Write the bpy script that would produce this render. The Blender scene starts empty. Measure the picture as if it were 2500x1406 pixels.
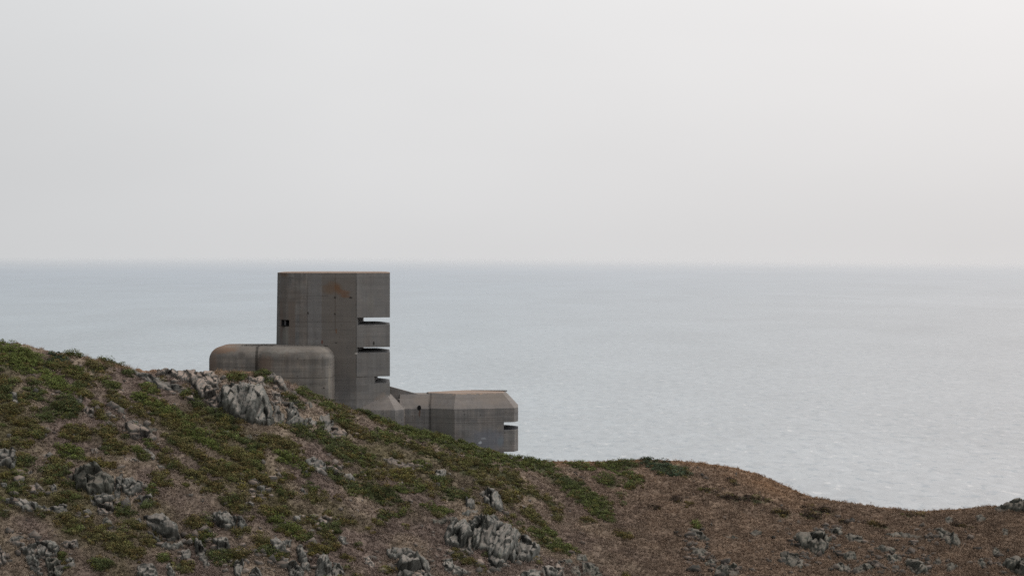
import bpy, bmesh, math
import numpy as np
C = bpy.context.scene.collection
rng = np.random.default_rng(7)
F = 6944.0            # focal length in photo pixels (2500 wide)
CAMZ = 70.0           # metres above the sea
EYE = 600.0           # photo row of eye level

def X(u, d): return (u - 1250.0) / F * d
def Z(v, d): return CAMZ - (v - EYE) / F * d

# ------------------------------------------------------------------ noise
def h2(ix, iy, s=0):
    n = (ix.astype(np.int64) * 374761393 + iy.astype(np.int64) * 668265263 + s * 982451653) & 0xffffffff
    n = ((n ^ (n >> 13)) * 1274126177) & 0xffffffff
    n = ((n ^ (n >> 16)) * 2246822519) & 0xffffffff
    return ((n ^ (n >> 15)) & 0xffffff) / float(0xffffff)
def vn(x, y, s=0):
    ix = np.floor(x); iy = np.floor(y); fx = x - ix; fy = y - iy
    fx = fx * fx * (3 - 2 * fx); fy = fy * fy * (3 - 2 * fy)
    a = h2(ix, iy, s); b = h2(ix + 1, iy, s); c = h2(ix, iy + 1, s); d = h2(ix + 1, iy + 1, s)
    return (a + (b - a) * fx) * (1 - fy) + (c + (d - c) * fx) * fy
def fbm(x, y, s=0, o=4):
    r = 0; a = .5; t = 0
    for k in range(o):
        r = r + a * vn(x, y, s + k * 17); t += a; a *= .5; x = x * 2.03 + 5.1; y = y * 2.03 + 1.7
    return r / t
def worley(x, y, s=0):
    ix = np.floor(x); iy = np.floor(y)
    f1 = np.full(x.shape, 9.0); f2 = np.full(x.shape, 9.0)
    cx = np.zeros(x.shape); cy = np.zeros(x.shape); cid = np.zeros(x.shape)
    for dx in (-1, 0, 1):
        for dy in (-1, 0, 1):
            jx = ix + dx; jy = iy + dy
            px = jx + h2(jx, jy, s + 1); py = jy + h2(jx, jy, s + 2)
            d = np.hypot(x - px, y - py)
            n = d < f1
            f2 = np.where(n, f1, np.minimum(f2, d))
            cid = np.where(n, h2(jx, jy, s + 3), cid); cx = np.where(n, px, cx); cy = np.where(n, py, cy)
            f1 = np.where(n, d, f1)
    return f1, f2, cid, cx, cy

# ------------------------------------------------------------------ mesh helpers
def mesh_from(name, V, faces, mat, cols=None, smooth=False, parent=None):
    """V (n,3); faces (m,k) int array with k = 3 or 4"""
    me = bpy.data.meshes.new(name)
    V = np.asarray(V, np.float32); faces = np.asarray(faces, np.int32)
    m, k = faces.shape
    me.vertices.add(len(V)); me.vertices.foreach_set('co', V.ravel())
    me.loops.add(m * k); me.loops.foreach_set('vertex_index', faces.ravel())
    me.polygons.add(m); me.polygons.foreach_set('loop_start', np.arange(0, m * k, k, dtype=np.int32))
    if smooth: me.polygons.foreach_set('use_smooth', np.ones(m, bool))
    me.update(calc_edges=True)
    if cols is not None:
        a = me.color_attributes.new('Col', 'FLOAT_COLOR', 'POINT')
        c = np.ones((len(V), 4), np.float32); c[:, :3] = cols
        a.data.foreach_set('color', c.ravel())
    me.materials.append(mat)
    o = bpy.data.objects.new(name, me); C.objects.link(o)
    if parent is not None: o.parent = parent
    return o
def tag(o, label=None, cat=None, group=None, kind=None):
    if label: o['label'] = label
    if cat: o['category'] = cat
    if group: o['group'] = group
    if kind: o['kind'] = kind
    return o

# ------------------------------------------------------------------ node helpers
def new_mat(name):
    m = bpy.data.materials.new(name); m.use_nodes = True
    nt = m.node_tree
    for n in list(nt.nodes): nt.nodes.remove(n)
    return m, nt
class G:
    def __init__(s, nt): s.nt = nt
    def n(s, t, **k):
        x = s.nt.nodes.new(t)
        for a, b in k.items(): setattr(x, a, b)
        return x
    def put(s, sock, v):
        if isinstance(v, bpy.types.NodeSocket): s.nt.links.new(v, sock)
        elif v is not None: sock.default_value = v
    def math(s, op, a, b=None, c=None, clamp=False):
        x = s.n('ShaderNodeMath', operation=op, use_clamp=clamp)
        s.put(x.inputs[0], a)
        if b is not None: s.put(x.inputs[1], b)
        if c is not None: s.put(x.inputs[2], c)
        return x.outputs[0]
    def vm(s, op, a, b=None):
        x = s.n('ShaderNodeVectorMath', operation=op)
        s.put(x.inputs[0], a)
        if b is not None: s.put(x.inputs[1], b)
        return x.outputs['Value'] if op in ('LENGTH', 'DOT_PRODUCT', 'DISTANCE') else x.outputs[0]
    def mix(s, f, a, b, mode='MIX'):
        x = s.n('ShaderNodeMix', data_type='RGBA', blend_type=mode)
        s.put(x.inputs[0], f)
        s.put(x.inputs[6], a if not isinstance(a, tuple) else (*a, 1)); s.put(x.inputs[7], b if not isinstance(b, tuple) else (*b, 1))
        return x.outputs[2]
    def noise(s, vec, scale, det=3, rough=.55, dist=0):
        x = s.n('ShaderNodeTexNoise'); s.put(x.inputs['Vector'], vec)
        x.inputs['Scale'].default_value = scale; x.inputs['Detail'].default_value = det
        x.inputs['Roughness'].default_value = rough; x.inputs['Distortion'].default_value = dist
        return x.outputs['Fac']
    def mr(s, v, a, b, c=0., d=1., smooth=False):
        x = s.n('ShaderNodeMapRange'); 
        if smooth: x.interpolation_type = 'SMOOTHSTEP'
        s.put(x.inputs[0], v)
        for i, q in enumerate((a, b, c, d)): s.put(x.inputs[i + 1], q)
        return x.outputs[0]
    def scalev(s, vec, sc):
        x = s.n('ShaderNodeMapping'); s.put(x.inputs[0], vec); x.inputs['Scale'].default_value = sc
        return x.outputs[0]
    def bump(s, h, strength, dist):
        x = s.n('ShaderNodeBump'); s.put(x.inputs['Height'], h)
        x.inputs['Strength'].default_value = strength; x.inputs['Distance'].default_value = dist
        return x.outputs[0]
    def surf(s, col, rough=.9, normal=None, spec=.2):
        b = s.n('ShaderNodeBsdfPrincipled'); s.put(b.inputs['Base Color'], col if not isinstance(col, tuple) else (*col, 1))
        s.put(b.inputs['Roughness'], rough); b.inputs['Specular IOR Level'].default_value = spec
        if normal is not None: s.put(b.inputs['Normal'], normal)
        o = s.n('ShaderNodeOutputMaterial'); s.nt.links.new(b.outputs[0], o.inputs[0])
        return b

def mat_attr(name, var=.25, scale=6., rough=.95, bump=0.):
    m, nt = new_mat(name); g = G(nt)
    at = g.n('ShaderNodeAttribute', attribute_name='Col').outputs['Color']
    p = g.n('ShaderNodeNewGeometry').outputs['Position']
    f = g.mr(g.noise(p, scale, 4, .65), .25, .75, 1 - var, 1 + var)
    col = g.vm('SCALE', at); nt.links.new(f, nt.nodes[-1].inputs['Scale'])
    nrm = g.bump(g.noise(p, scale * 1.3, 5, .7), bump, .12) if bump else None
    g.surf(col, rough, nrm, .1)
    return m

def mat_rock(name, grey, pink, pinkfac, dark=(.030, .029, .025)):
    m, nt = new_mat(name); g = G(nt)
    geo = g.n('ShaderNodeNewGeometry'); p = geo.outputs['Position']
    nz = g.n('ShaderNodeSeparateXYZ'); nt.links.new(geo.outputs['True Normal'], nz.inputs[0])
    at = g.n('ShaderNodeAttribute', attribute_name='Col').outputs['Color']
    big = g.noise(p, .9, 4, .6); fine = g.noise(p, 7, 5, .75); mid = g.noise(p, 2.6, 4, .6)
    up = g.mr(g.math('ADD', nz.outputs[2], g.math('MULTIPLY_ADD', big, .9, -.45)), .45, .95)
    up = g.math('MULTIPLY', up, pinkfac, clamp=True)
    c = g.mix(g.mr(mid, .35, .7), tuple(x * .62 for x in grey), tuple(x * 1.18 for x in grey))
    c = g.mix(up, c, pink)  # upward faces painted paler and pinker, as if lit from above
    lich = g.mr(g.noise(p, 4.3, 6, .8), .56, .66)
    c = g.mix(g.math('MULTIPLY', lich, .35), c, (.20, .205, .185))
    moss = g.mr(g.noise(p, 1.7, 5, .7), .60, .70)
    c = g.mix(g.math('MULTIPLY', moss, .5), c, (.065, .075, .035))
    oran = g.mr(g.noise(g.vm('ADD', p, (31, 7, 3)), 1.1, 5, .7), .69, .73)
    c = g.mix(g.math('MULTIPLY', oran, .6), c, (.24, .125, .045))
    spk = g.mr(fine, .36, .48, 1., 0.)
    c = g.mix(g.math('MULTIPLY', spk, .40), c, dark)
    c = g.mix(1., c, at, 'MULTIPLY')
    g.surf(c, .92, g.bump(g.noise(p, 4, 7, .7), .4, .08), .15)
    return m

M = {}
M['ground'] = mat_attr('heath_ground', .35, 5., .97, .7)
M['leaf'] = mat_attr('leaf', .25, 9.)
M['blade'] = mat_attr('dry_blade', .2, 9.)
M['grey'] = mat_rock('grey_granite', (.128, .132, .121), (.230, .203, .178), .8)
M['pink'] = mat_rock('pink_granite', (.140, .134, .122), (.250, .198, .165), 1.05)
M['far'] = mat_rock('dark_granite', (.098, .102, .088), (.165, .14, .115), .7, (.014, .014, .012))

# ------------------------------------------------------------------ terrain shape
RU = np.array([-300, 0, 60, 120, 180, 240, 300, 340, 420, 510, 640, 690, 740, 800, 870, 950, 1000, 1060, 1120, 1180, 1230, 1290, 1360, 1450, 1540, 1600, 1650, 1720, 1800, 1860, 1920, 1970, 2050, 2150, 2250, 2320, 2380, 2440, 2480, 2540, 2800], float)
RV = np.array([780, 838, 847, 864, 876, 886, 899, 907, 911, 912, 916, 930, 956, 984, 1010, 1036, 1054, 1068, 1082, 1100, 1117, 1127, 1129, 1128, 1124, 1122, 1125, 1131, 1143, 1162, 1191, 1212, 1227, 1241, 1251, 1247, 1240, 1238, 1234, 1233, 1228], float)
DU = np.array([-300, 0, 300, 640, 700, 870, 1050, 1230, 1360, 1600, 1800, 2000, 2250, 2500, 2800], float)
DR = np.array([258, 259, 261, 263.5, 264.5, 269, 271.5, 273.5, 284, 291, 290, 283, 277, 271, 268], float)
BU = np.array([-300, 0, 600, 1000, 1500, 2000, 2500, 2800], float)
DB = np.array([222, 222, 228, 235, 247, 250, 246, 244], float)
VB = 1470.0; EX = 1.25
def sm(u, a, b):        # smoothed linear interpolation
    return (np.interp(u - 14, a, b) + 2 * np.interp(u, a, b) + np.interp(u + 14, a, b)) / 4
def base_z(x, y):
    yy = np.maximum(y, 60.0)
    u = np.clip(1250 + F * x / yy, -300, 2800)
    vr = sm(u, RU, RV); yr = sm(u, DU, DR); yb = sm(u, BU, DB)
    s = (yy - yb) / (yr - yb)
    t = np.maximum(1 - s, 0)
    v = vr + (VB - vr) * t ** EX
    e = np.maximum(yy - yr, 0)
    v = v + .9 * e * e / (1 + .05 * e)
    z = CAMZ - (v - EYE) / F * yy
    zn = np.maximum(68.3 - .34 * np.maximum(y, -40), 24 + .02 * np.abs(x))
    w = np.clip((y - 150) / 55, 0, 1); w = w * w * (3 - 2 * w)
    return np.maximum(zn * (1 - w) + z * w, -6.0)
def uv_of(x, y):
    z = base_z(x, y)
    yy = np.maximum(y, 60.0)
    return 1250 + F * x / yy, EYE + (CAMZ - z) / yy * F
def y_of(u, v):
    vr = sm(u, RU, RV); yr = sm(u, DU, DR); yb = sm(u, BU, DB)
    t = np.clip((v - vr) / (VB - vr), 0, 3) ** (1 / EX)
    return yb + (1 - t) * (yr - yb)

# ------------------------------------------------------------------ rocks, traced outlines: (points, height, cell size, stretch, material, label, category)
ROCKS = [
([(530,973),(543,953),(567,946),(584,949),(598,944),(609,953),(628,948),(646,961),(659,983),(665,1005),(666,1038),(652,1046),(609,1036),(578,1022),(556,1009),(532,990)],1.5,2.1,2.2,'grey','largest grey boulder face on the slope, just left of and below the rounded blockhouse','boulder'),
([(666,985),(680,990),(692,1015),(694,1032),(684,1040),(668,1032)],.7,1.2,1.8,'grey','slim grey rock wedged against the right end of the largest boulder face','rock'),
([(702,986),(718,986),(733,1014),(750,1025),(751,1042),(730,1044),(697,1041),(703,1015)],.9,1.3,1.8,'grey','pointed grey rock, second to the right of the largest boulder face','rock'),
([(752,1022),(762,1020),(774,1035),(772,1045),(755,1041)],.5,.9,1.5,'grey','little dark rock between the pointed rock and the last pale rock below the blockhouse','rock'),
([(778,1022),(788,1014),(800,1012),(813,1033),(815,1051),(800,1062),(788,1056),(783,1040)],.8,1.2,1.8,'grey','pale grey rock at the right end of the outcrop row below the blockhouse','rock'),
([(652,925),(676,915),(694,933),(702,952),(690,958),(672,944)],.7,1.,1.2,'pink','pinkish rock knob on the crest, touching the front of the rounded blockhouse','rock'),
([(312,902),(330,904),(384,927),(450,948),(452,966),(418,958),(384,948),(328,917)],.8,1.6,.5,'grey','long slanting grey slab just under the crest left of the bunker','rock slab'),
([(371,899),(405,904),(440,906),(470,902),(520,911),(537,925),(535,950),(500,948),(450,935),(400,922)],.6,1.1,.8,'pink','broad pinkish crest outcrop at the left foot of the rounded blockhouse','outcrop'),
([(463,935),(499,932),(530,960),(534,1000),(545,1008),(525,1000),(507,985),(479,963)],.8,1.2,1.6,'pink','cracked pale outcrop running down to the left edge of the largest boulder face','outcrop'),
([(600,925),(640,922),(650,940),(640,950),(608,948)],.5,.7,.8,'pink','rosy broken rocks above the largest boulder face, under the blockhouse','outcrop'),
([(655,950),(680,960),(700,985),(690,992),(668,975)],.5,.7,.8,'pink','rosy rubble strip running down beside the largest boulder face','outcrop'),
([(705,950),(722,960),(730,972),(716,968)],.4,.6,.8,'pink','small rosy stone below the right corner of the blockhouse','rock'),
([(748,980),(758,978),(766,993),(755,998)],.4,.7,1.2,'grey','small pale rock among gorse right of the blockhouse','rock'),
([(800,1065),(822,1050),(850,1060),(846,1076),(815,1080)],.35,.5,.9,'pink','heap of rosy broken stones right of the outcrop row below the blockhouse','outcrop'),
([(282,1038),(315,1035),(358,1050),(376,1066),(384,1078),(368,1082),(317,1076),(297,1050)],.55,2.4,1.,'pink','smooth pale pink slab shaped like a wedge in the middle of the left slope','rock slab'),
([(305,1022),(330,1029),(384,1048),(390,1064),(372,1060),(330,1040)],.4,.7,.7,'far','dark broken ledge along the upper edge of the smooth pink slab','ledge'),
([(198,991),(220,994),(228,1006),(235,1025),(220,1026),(205,1018)],.5,.9,1.2,'pink','pale leaning rock left of and above the smooth pink slab','rock'),
([(180,971),(202,969),(206,985),(184,989)],.5,.8,1.,'grey','grey rock at the head of the line of stones leading to the smooth pink slab','rock'),
([(240,1003),(262,1008),(285,1024),(296,1032),(280,1030),(255,1018)],.3,.6,.8,'grey','row of flat stones above the smooth pink slab','outcrop'),
([(20,963),(38,964),(46,986),(40,994),(26,986)],.5,.9,1.2,'grey','grey rock between dark shrubs near the left edge, above the tall left edge boulder','rock'),
([(-20,1103),(10,1098),(36,1096),(42,1127),(32,1145),(12,1138),(-20,1150)],.9,1.3,1.,'grey','tall grey boulder cut by the left edge of the picture','boulder'),
([(252,1036),(270,1031),(282,1045),(262,1048)],.35,.6,1.,'pink','small pale stone beside the left tip of the smooth pink slab','rock'),
([(106,1047),(118,1044),(124,1054),(112,1058)],.3,.5,1.,'pink','lone white stone in the brush of the upper left slope','rock'),
([(98,1110),(125,1107),(130,1118),(104,1120)],.3,.5,1.,'grey','lone low stone right of the tall left edge boulder','rock'),
([(212,1092),(240,1098),(246,1110),(225,1112)],.3,.6,1.,'pink','small rosy hump above the square jointed outcrop','rock'),
([(346,1100),(362,1098),(382,1118),(378,1128),(360,1114)],.4,.8,1.2,'grey','leaning grey stone below the smooth pink slab','rock'),
([(298,1118),(330,1120),(352,1132),(330,1134),(305,1130)],.3,.6,.8,'pink','low pink ledge between the smooth pink slab and the square jointed outcrop','ledge'),
([(384,1132),(400,1138),(404,1150),(390,1148)],.35,.5,1.,'grey','small grey stone right of the low pink ledge','rock'),
([(543,1046),(562,1050),(566,1062),(550,1060)],.4,.6,1.,'grey','round little rock below the left end of the largest boulder face','rock'),
([(596,1062),(614,1064),(616,1080),(600,1076)],.4,.6,1.,'far','little dark rock in gorse below the largest boulder face','rock'),
([(178,1167),(190,1149),(215,1147),(240,1150),(257,1162),(277,1172),(278,1208),(259,1210),(216,1208),(187,1198)],1.4,1.9,.9,'far','big dark square jointed outcrop in the left foreground','outcrop'),
([(280,1167),(298,1164),(295,1200),(293,1234),(281,1232)],.9,.8,.5,'grey','upright rock column split from the right side of the square jointed outcrop','rock column'),
([(298,1177),(320,1172),(348,1189),(345,1206),(322,1218),(299,1206)],.9,1.1,1.,'grey','pale grey block right of the rock column','boulder'),
([(214,1212),(240,1210),(279,1211),(280,1232),(245,1238),(226,1240)],.8,1.4,.7,'grey','lower ledge under the big square jointed outcrop','ledge'),
([(235,1240),(255,1234),(276,1232),(284,1258),(262,1264),(240,1261)],.7,1.8,.8,'pink','square pale block at the foot of the square jointed outcrop','boulder'),
([(326,1222),(345,1214),(367,1215),(377,1230),(355,1238),(336,1239)],.7,1.4,.8,'grey','smooth rounded boulder right of the square pale block','boulder'),
([(298,1228),(312,1222),(320,1234),(308,1242)],.4,.5,1.,'pink','small pale round stone between column and smooth rounded boulder','rock'),
([(2,1222),(30,1218),(60,1220),(106,1234),(92,1252),(70,1252),(43,1242)],.6,1.6,.6,'grey','long low grey slab lying near the left edge','rock slab'),
([(91,1249),(108,1236),(120,1240),(161,1232),(166,1252),(148,1258),(120,1258)],.6,1.,.7,'grey','cracked slab continuing right from the long low slab','rock slab'),
([(70,1188),(92,1182),(112,1196),(110,1208),(85,1208)],.5,.9,1.,'pink','pale dome stone above the long low slab near the left edge','rock'),
([(118,1188),(132,1184),(138,1200),(126,1206)],.4,.4,1.,'grey','broken white stones beside the pale dome stone','rock'),
([(0,1178),(16,1180),(18,1190),(0,1190)],.4,.6,1.,'grey','grey stone at the left edge above the long low slab','rock'),
([(60,1150),(76,1146),(80,1156),(66,1160)],.35,.5,1.,'pink','pale pebble like stone below the tall left edge boulder','rock'),
([(198,1250),(222,1246),(226,1256),(205,1264)],.4,.5,.8,'grey','white broken stones left of the square pale block','rock'),
([(246,1270),(262,1264),(275,1280),(290,1298),(270,1300),(250,1284)],.4,.6,1.,'far','dark crumbly ledge below the square pale block','ledge'),
([(352,1268),(384,1256),(402,1262),(415,1274),(434,1292),(440,1318),(425,1322),(406,1323),(390,1308),(376,1296),(358,1283)],1.25,3.2,1.,'grey','big smooth slanting boulder in the lower left foreground','boulder'),
([(348,1290),(374,1304),(394,1326),(413,1332),(444,1326),(448,1338),(415,1342),(394,1336),(368,1308)],.55,1.2,.6,'grey','thin undercut ledge beneath the big smooth slanting boulder','ledge'),
([(323,1270),(340,1266),(350,1280),(342,1286),(328,1284)],.5,.8,1.,'grey','small block at the left shoulder of the big smooth slanting boulder','rock'),
([(509,1268),(520,1256),(528,1251),(554,1256),(566,1266),(576,1275),(574,1297),(552,1300),(535,1297)],1.,1.1,1.6,'grey','craggy grey outcrop right of the big smooth slanting boulder','outcrop'),
([(580,1266),(592,1270),(606,1293),(590,1302),(578,1298)],.8,.9,1.6,'grey','narrow grey rock beside the right end of the craggy outcrop','rock'),
([(439,1347),(450,1342),(463,1342),(466,1368),(450,1374),(440,1370)],.7,1.,1.4,'grey','upright grey stone under the undercut ledge','rock'),
([(473,1328),(482,1323),(492,1326),(501,1345),(512,1378),(500,1388),(484,1364),(476,1346)],.8,1.3,1.8,'grey','tall leaning double rock with smooth faces, right of the upright grey stone','rock'),
([(514,1325),(535,1318),(554,1318),(564,1335),(552,1350),(538,1346),(526,1338)],.6,.8,1.,'grey','pale cracked rock under the craggy grey outcrop','rock'),
([(12,1328),(32,1312),(48,1307),(66,1316),(44,1332),(24,1334)],.6,1.,.7,'grey','pointed slab rising near the left edge in the bottom corner','rock slab'),
([(43,1342),(80,1330),(115,1321),(144,1338),(142,1359),(118,1364),(91,1366),(98,1384),(108,1404),(89,1404),(72,1384),(60,1362)],.8,.8,1.3,'grey','large fractured outcrop in the bottom left corner','outcrop'),
([(149,1333),(170,1322),(187,1321),(194,1340),(178,1348),(163,1347)],.5,.7,1.,'pink','warm toned rocks right of the fractured corner outcrop','rock'),
([(156,1371),(170,1364),(182,1367),(184,1383),(168,1389)],.5,.8,1.,'grey','round grey stone at the lower right of the fractured corner outcrop','rock'),
([(108,1366),(140,1364),(156,1392),(150,1412),(118,1412)],.7,.8,1.5,'far','dark rock at the bottom edge below the fractured corner outcrop','rock'),
([(334,1385),(352,1378),(374,1378),(386,1396),(388,1414),(336,1414)],.7,1.1,1.,'grey','angular rock cut by the bottom edge under the big smooth slanting boulder','rock'),
([(400,1378),(412,1374),(426,1396),(430,1414),(412,1412)],.5,.7,1.5,'grey','narrow stone at the bottom edge left of the mossy hollow','rock'),
([(569,1378),(582,1370),(595,1370),(594,1396),(584,1410),(571,1404)],.7,.9,1.5,'grey','upright stone at the bottom edge below the craggy grey outcrop','rock'),
([(608,1404),(612,1390),(624,1385),(637,1392),(640,1414),(608,1414)],.7,2.,1.,'grey','rounded grey boulder peeping over the bottom edge','boulder'),
([(-20,1337),(0,1334),(14,1352),(20,1380),(6,1390),(-20,1390)],.6,1.,1.,'pink','warm toned boulder cut by the left edge in the bottom corner','boulder'),
([(738,1130),(755,1123),(785,1127),(794,1140),(801,1150),(785,1160),(765,1158),(750,1146)],.8,.8,1.4,'grey','grey outcrop high on the middle slope, in the bend of the gorse band','outcrop'),
([(836,1150),(857,1150),(869,1173),(847,1171)],.5,.7,1.2,'grey','small pale outcrop right of the grey outcrop in the bend of the gorse','rock'),
([(875,1148),(888,1146),(894,1162),(880,1162)],.3,.5,1.,'far','tiny dark stone right of the small pale outcrop on the middle slope','rock'),
([(932,1128),(955,1122),(990,1132),(1004,1140),(1018,1150),(998,1150),(960,1142)],.35,.5,.7,'pink','scatter of low mauve stones below the gorse covered crest','outcrop'),
([(1058,1150),(1070,1145),(1082,1146),(1092,1160),(1088,1168),(1062,1168)],.6,.6,1.4,'grey','craggy little outcrop under the crest below the lower bunker','outcrop'),
([(612,1178),(622,1172),(636,1174),(648,1196),(644,1207),(628,1200)],.5,1.,1.3,'grey','smooth grey hump in the grass left of the bare brown slope','rock'),
([(602,1200),(620,1198),(630,1210),(612,1212)],.35,.6,1.,'pink','pale stones at the foot of the smooth grey hump','rock'),
([(586,1231),(604,1227),(618,1233),(621,1241),(593,1240)],.45,.9,.7,'grey','flat grey stone lying below the smooth grey hump','rock'),
([(728,1197),(740,1196),(755,1209),(752,1216),(736,1208)],.4,.6,1.2,'grey','slim stones on the brown slope, in line with the smooth grey hump','rock'),
([(735,1216),(745,1214),(752,1226),(742,1228)],.3,.5,1.,'grey','small grey stone just below the slim stones on the brown slope','rock'),
([(680,1238),(688,1236),(693,1250),(684,1252)],.4,.5,1.2,'grey','little upright stone above the bright green strip of shrubs','rock'),
([(712,1270),(720,1262),(730,1260),(738,1278),(725,1282)],.5,1.,1.,'grey','squarish pale stone right of the bright green strip of shrubs','rock'),
([(770,1268),(785,1262),(801,1272),(808,1288),(796,1290),(782,1280)],.45,.7,1.,'pink','rosy stone with an orange patch above the dark tuft of shrub','rock'),
([(822,1316),(832,1309),(843,1312),(850,1334),(834,1336)],.6,1.,1.2,'grey','grey stone just below the dark tuft of shrub on the middle slope','rock'),
([(752,1296),(764,1292),(772,1308),(762,1312)],.4,.6,1.2,'grey','slim stone left of the dark tuft of shrub','rock'),
([(655,1326),(673,1320),(690,1328),(702,1342),(694,1352),(668,1345)],.7,1.1,1.,'grey','grey rock under the bright green strip of shrubs, dark notch on its right','rock'),
([(690,1323),(700,1318),(712,1320),(710,1337),(696,1337)],.5,.8,1.2,'grey','small block joined to the right of the grey rock under the green strip','rock'),
([(724,1336),(731,1331),(738,1334),(748,1365),(762,1388),(752,1398),(736,1386),(724,1362)],.7,1.2,2.4,'grey','tall narrow fin of rock near the bottom edge, left of centre','rock'),
([(770,1375),(785,1357),(801,1364),(808,1384),(812,1414),(770,1414)],.9,1.4,1.8,'grey','blunt standing rock at the bottom edge right of the narrow fin','rock'),
([(812,1378),(828,1380),(840,1398),(848,1414),(814,1414)],.7,1.1,1.8,'grey','lower companion leaning on the right of the blunt standing rock','rock'),
([(696,1380),(712,1373),(728,1380),(741,1390),(741,1414),(705,1410)],.8,.8,1.4,'grey','split rocks at the bottom edge under the narrow fin','rock'),
([(885,1360),(900,1358),(915,1376),(920,1392),(905,1390),(894,1378)],.4,.7,1.4,'pink','pinkish ribs of stone left of the great domed rock','rock'),
([(944,1345),(960,1336),(995,1339),(1014,1348),(1031,1360),(1048,1382),(1064,1414),(1036,1414),(1030,1384),(1000,1356),(968,1362),(950,1362)],1.,1.5,1.2,'grey','upper shelf of the great domed rock at the bottom, centre left','rock'),
([(966,1370),(980,1361),(1000,1357),(1020,1368),(1032,1386),(1038,1416),(975,1416),(968,1398)],1.3,2.6,1.5,'grey','great domed rock cut by the bottom edge, centre left','boulder'),
([(1168,1206),(1184,1201),(1202,1198),(1222,1212),(1226,1240),(1234,1261),(1216,1256),(1202,1250),(1184,1230)],1.2,1.6,1.5,'grey','upper head of the central crag, orange lichen on top','outcrop'),
([(1130,1223),(1146,1217),(1158,1218),(1160,1244),(1138,1246)],.8,1.2,1.2,'grey','pale block left of the upper head of the central crag','boulder'),
([(1127,1252),(1145,1248),(1164,1247),(1168,1258),(1130,1261)],.45,1.,.8,'grey','flat rounded stone under the pale block of the central crag','rock'),
([(1187,1262),(1207,1260),(1217,1274),(1219,1288),(1200,1284)],.7,1.2,1.3,'grey','mossy rock between the head and the main face of the central crag','rock'),
([(1052,1272),(1078,1268),(1108,1262),(1104,1280),(1078,1292),(1056,1286)],.6,.6,.9,'far','dark broken stones at the left top of the central crag','outcrop'),
([(1083,1310),(1092,1290),(1109,1276),(1138,1278),(1148,1300),(1152,1330),(1156,1358),(1138,1352),(1110,1340),(1086,1331)],1.4,1.4,2.,'grey','left buttress of the central crag with long vertical cracks','crag'),
([(1144,1280),(1161,1264),(1190,1278),(1219,1284),(1245,1293),(1268,1308),(1262,1350),(1254,1380),(1236,1372),(1219,1377),(1190,1350),(1158,1345),(1150,1310)],1.5,1.5,1.8,'grey','broad main face of the central crag','crag'),
([(1270,1314),(1284,1314),(1298,1322),(1314,1345),(1321,1371),(1300,1380),(1282,1380),(1256,1374)],1.1,1.6,1.2,'grey','right buttress of the central crag below the green shrubs','crag'),
([(1185,1345),(1202,1338),(1219,1345),(1238,1378),(1216,1396),(1196,1388)],1.,1.3,1.5,'grey','lower foot of the central crag','rock'),
([(1081,1370),(1104,1356),(1110,1378),(1130,1388),(1148,1404),(1120,1406),(1086,1397)],.6,.8,1.4,'grey','low cracked rocks below the left buttress of the central crag','outcrop'),
([(1354,1384),(1366,1380),(1376,1388),(1382,1414),(1354,1414)],.7,1.6,1.2,'pink','yellowish rounded rock at the bottom edge right of the central crag','rock'),
([(1322,1387),(1336,1383),(1350,1390),(1364,1414),(1325,1414)],.7,1.3,1.,'grey','rounded grey rock at the bottom edge, left of the yellowish one','rock'),
([(1268,1400),(1290,1393),(1318,1396),(1322,1414),(1268,1414)],.6,1.2,1.,'grey','low wide rock at the bottom edge under the right buttress','rock'),
([(1377,1373),(1390,1368),(1400,1374),(1398,1383),(1380,1384)],.6,1.5,1.,'far','dark egg shaped stone on the brown spur right of the central crag','rock'),
([(1400,1356),(1414,1349),(1432,1350),(1434,1366),(1424,1374),(1409,1368)],.7,.5,1.,'far','blocky cap of the small dark spur at the bottom, right of centre','outcrop'),
([(1415,1376),(1432,1370),(1449,1377),(1462,1394),(1474,1414),(1426,1414)],.8,.6,1.2,'far','stepped rocks descending from the small dark spur to the bottom edge','outcrop'),
([(1394,1388),(1404,1383),(1414,1388),(1416,1412),(1395,1412)],.5,.9,1.2,'far','dark rounded stone at the bottom edge inside the small dark spur','rock'),
([(1678,1295),(1690,1291),(1706,1293),(1722,1308),(1735,1320),(1720,1326),(1700,1316)],.6,.8,.8,'far','grey ridge stone on the brown right slope with a green tuft above it','outcrop'),
([(1936,1318),(1950,1306),(1984,1303),(2010,1308),(2026,1322),(2020,1346),(2008,1358),(1991,1358),(1966,1346),(1946,1336)],1.1,1.1,1.,'far','large dark fan shaped outcrop on the right slope','outcrop'),
([(2020,1294),(2038,1288),(2053,1293),(2058,1307),(2030,1308)],.5,.8,1.,'far','dark stone just above the fan shaped outcrop','rock'),
([(2058,1308),(2078,1304),(2098,1308),(2112,1324),(2090,1326),(2070,1320)],.5,.8,.7,'far','pale grey green slab right of the fan shaped outcrop','rock slab'),
([(1900,1353),(1918,1349),(1938,1356),(1962,1375),(1956,1389),(1930,1388),(1910,1380)],.7,1.1,1.2,'far','pair of grey rocks below left of the fan shaped outcrop','rock'),
([(1828,1297),(1845,1293),(1860,1298),(1860,1309),(1836,1308)],.4,.6,.8,'far','small grey stone left of and above the fan shaped outcrop','rock'),
([(1765,1304),(1785,1303),(1800,1312),(1802,1322),(1778,1318)],.4,.6,.8,'far','faint grey stone between the ridge stone and the fan shaped outcrop','rock'),
([(1741,1390),(1760,1380),(1780,1384),(1791,1374),(1800,1392),(1806,1408),(1747,1410)],.7,1.,1.,'far','dark mossy rocks at the bottom edge right of the brown slope','outcrop'),
([(1686,1343),(1706,1339),(1726,1343),(1730,1360),(1705,1364)],.4,.5,.8,'far','weathered grey stones below the ridge stone of the right slope','outcrop'),
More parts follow.
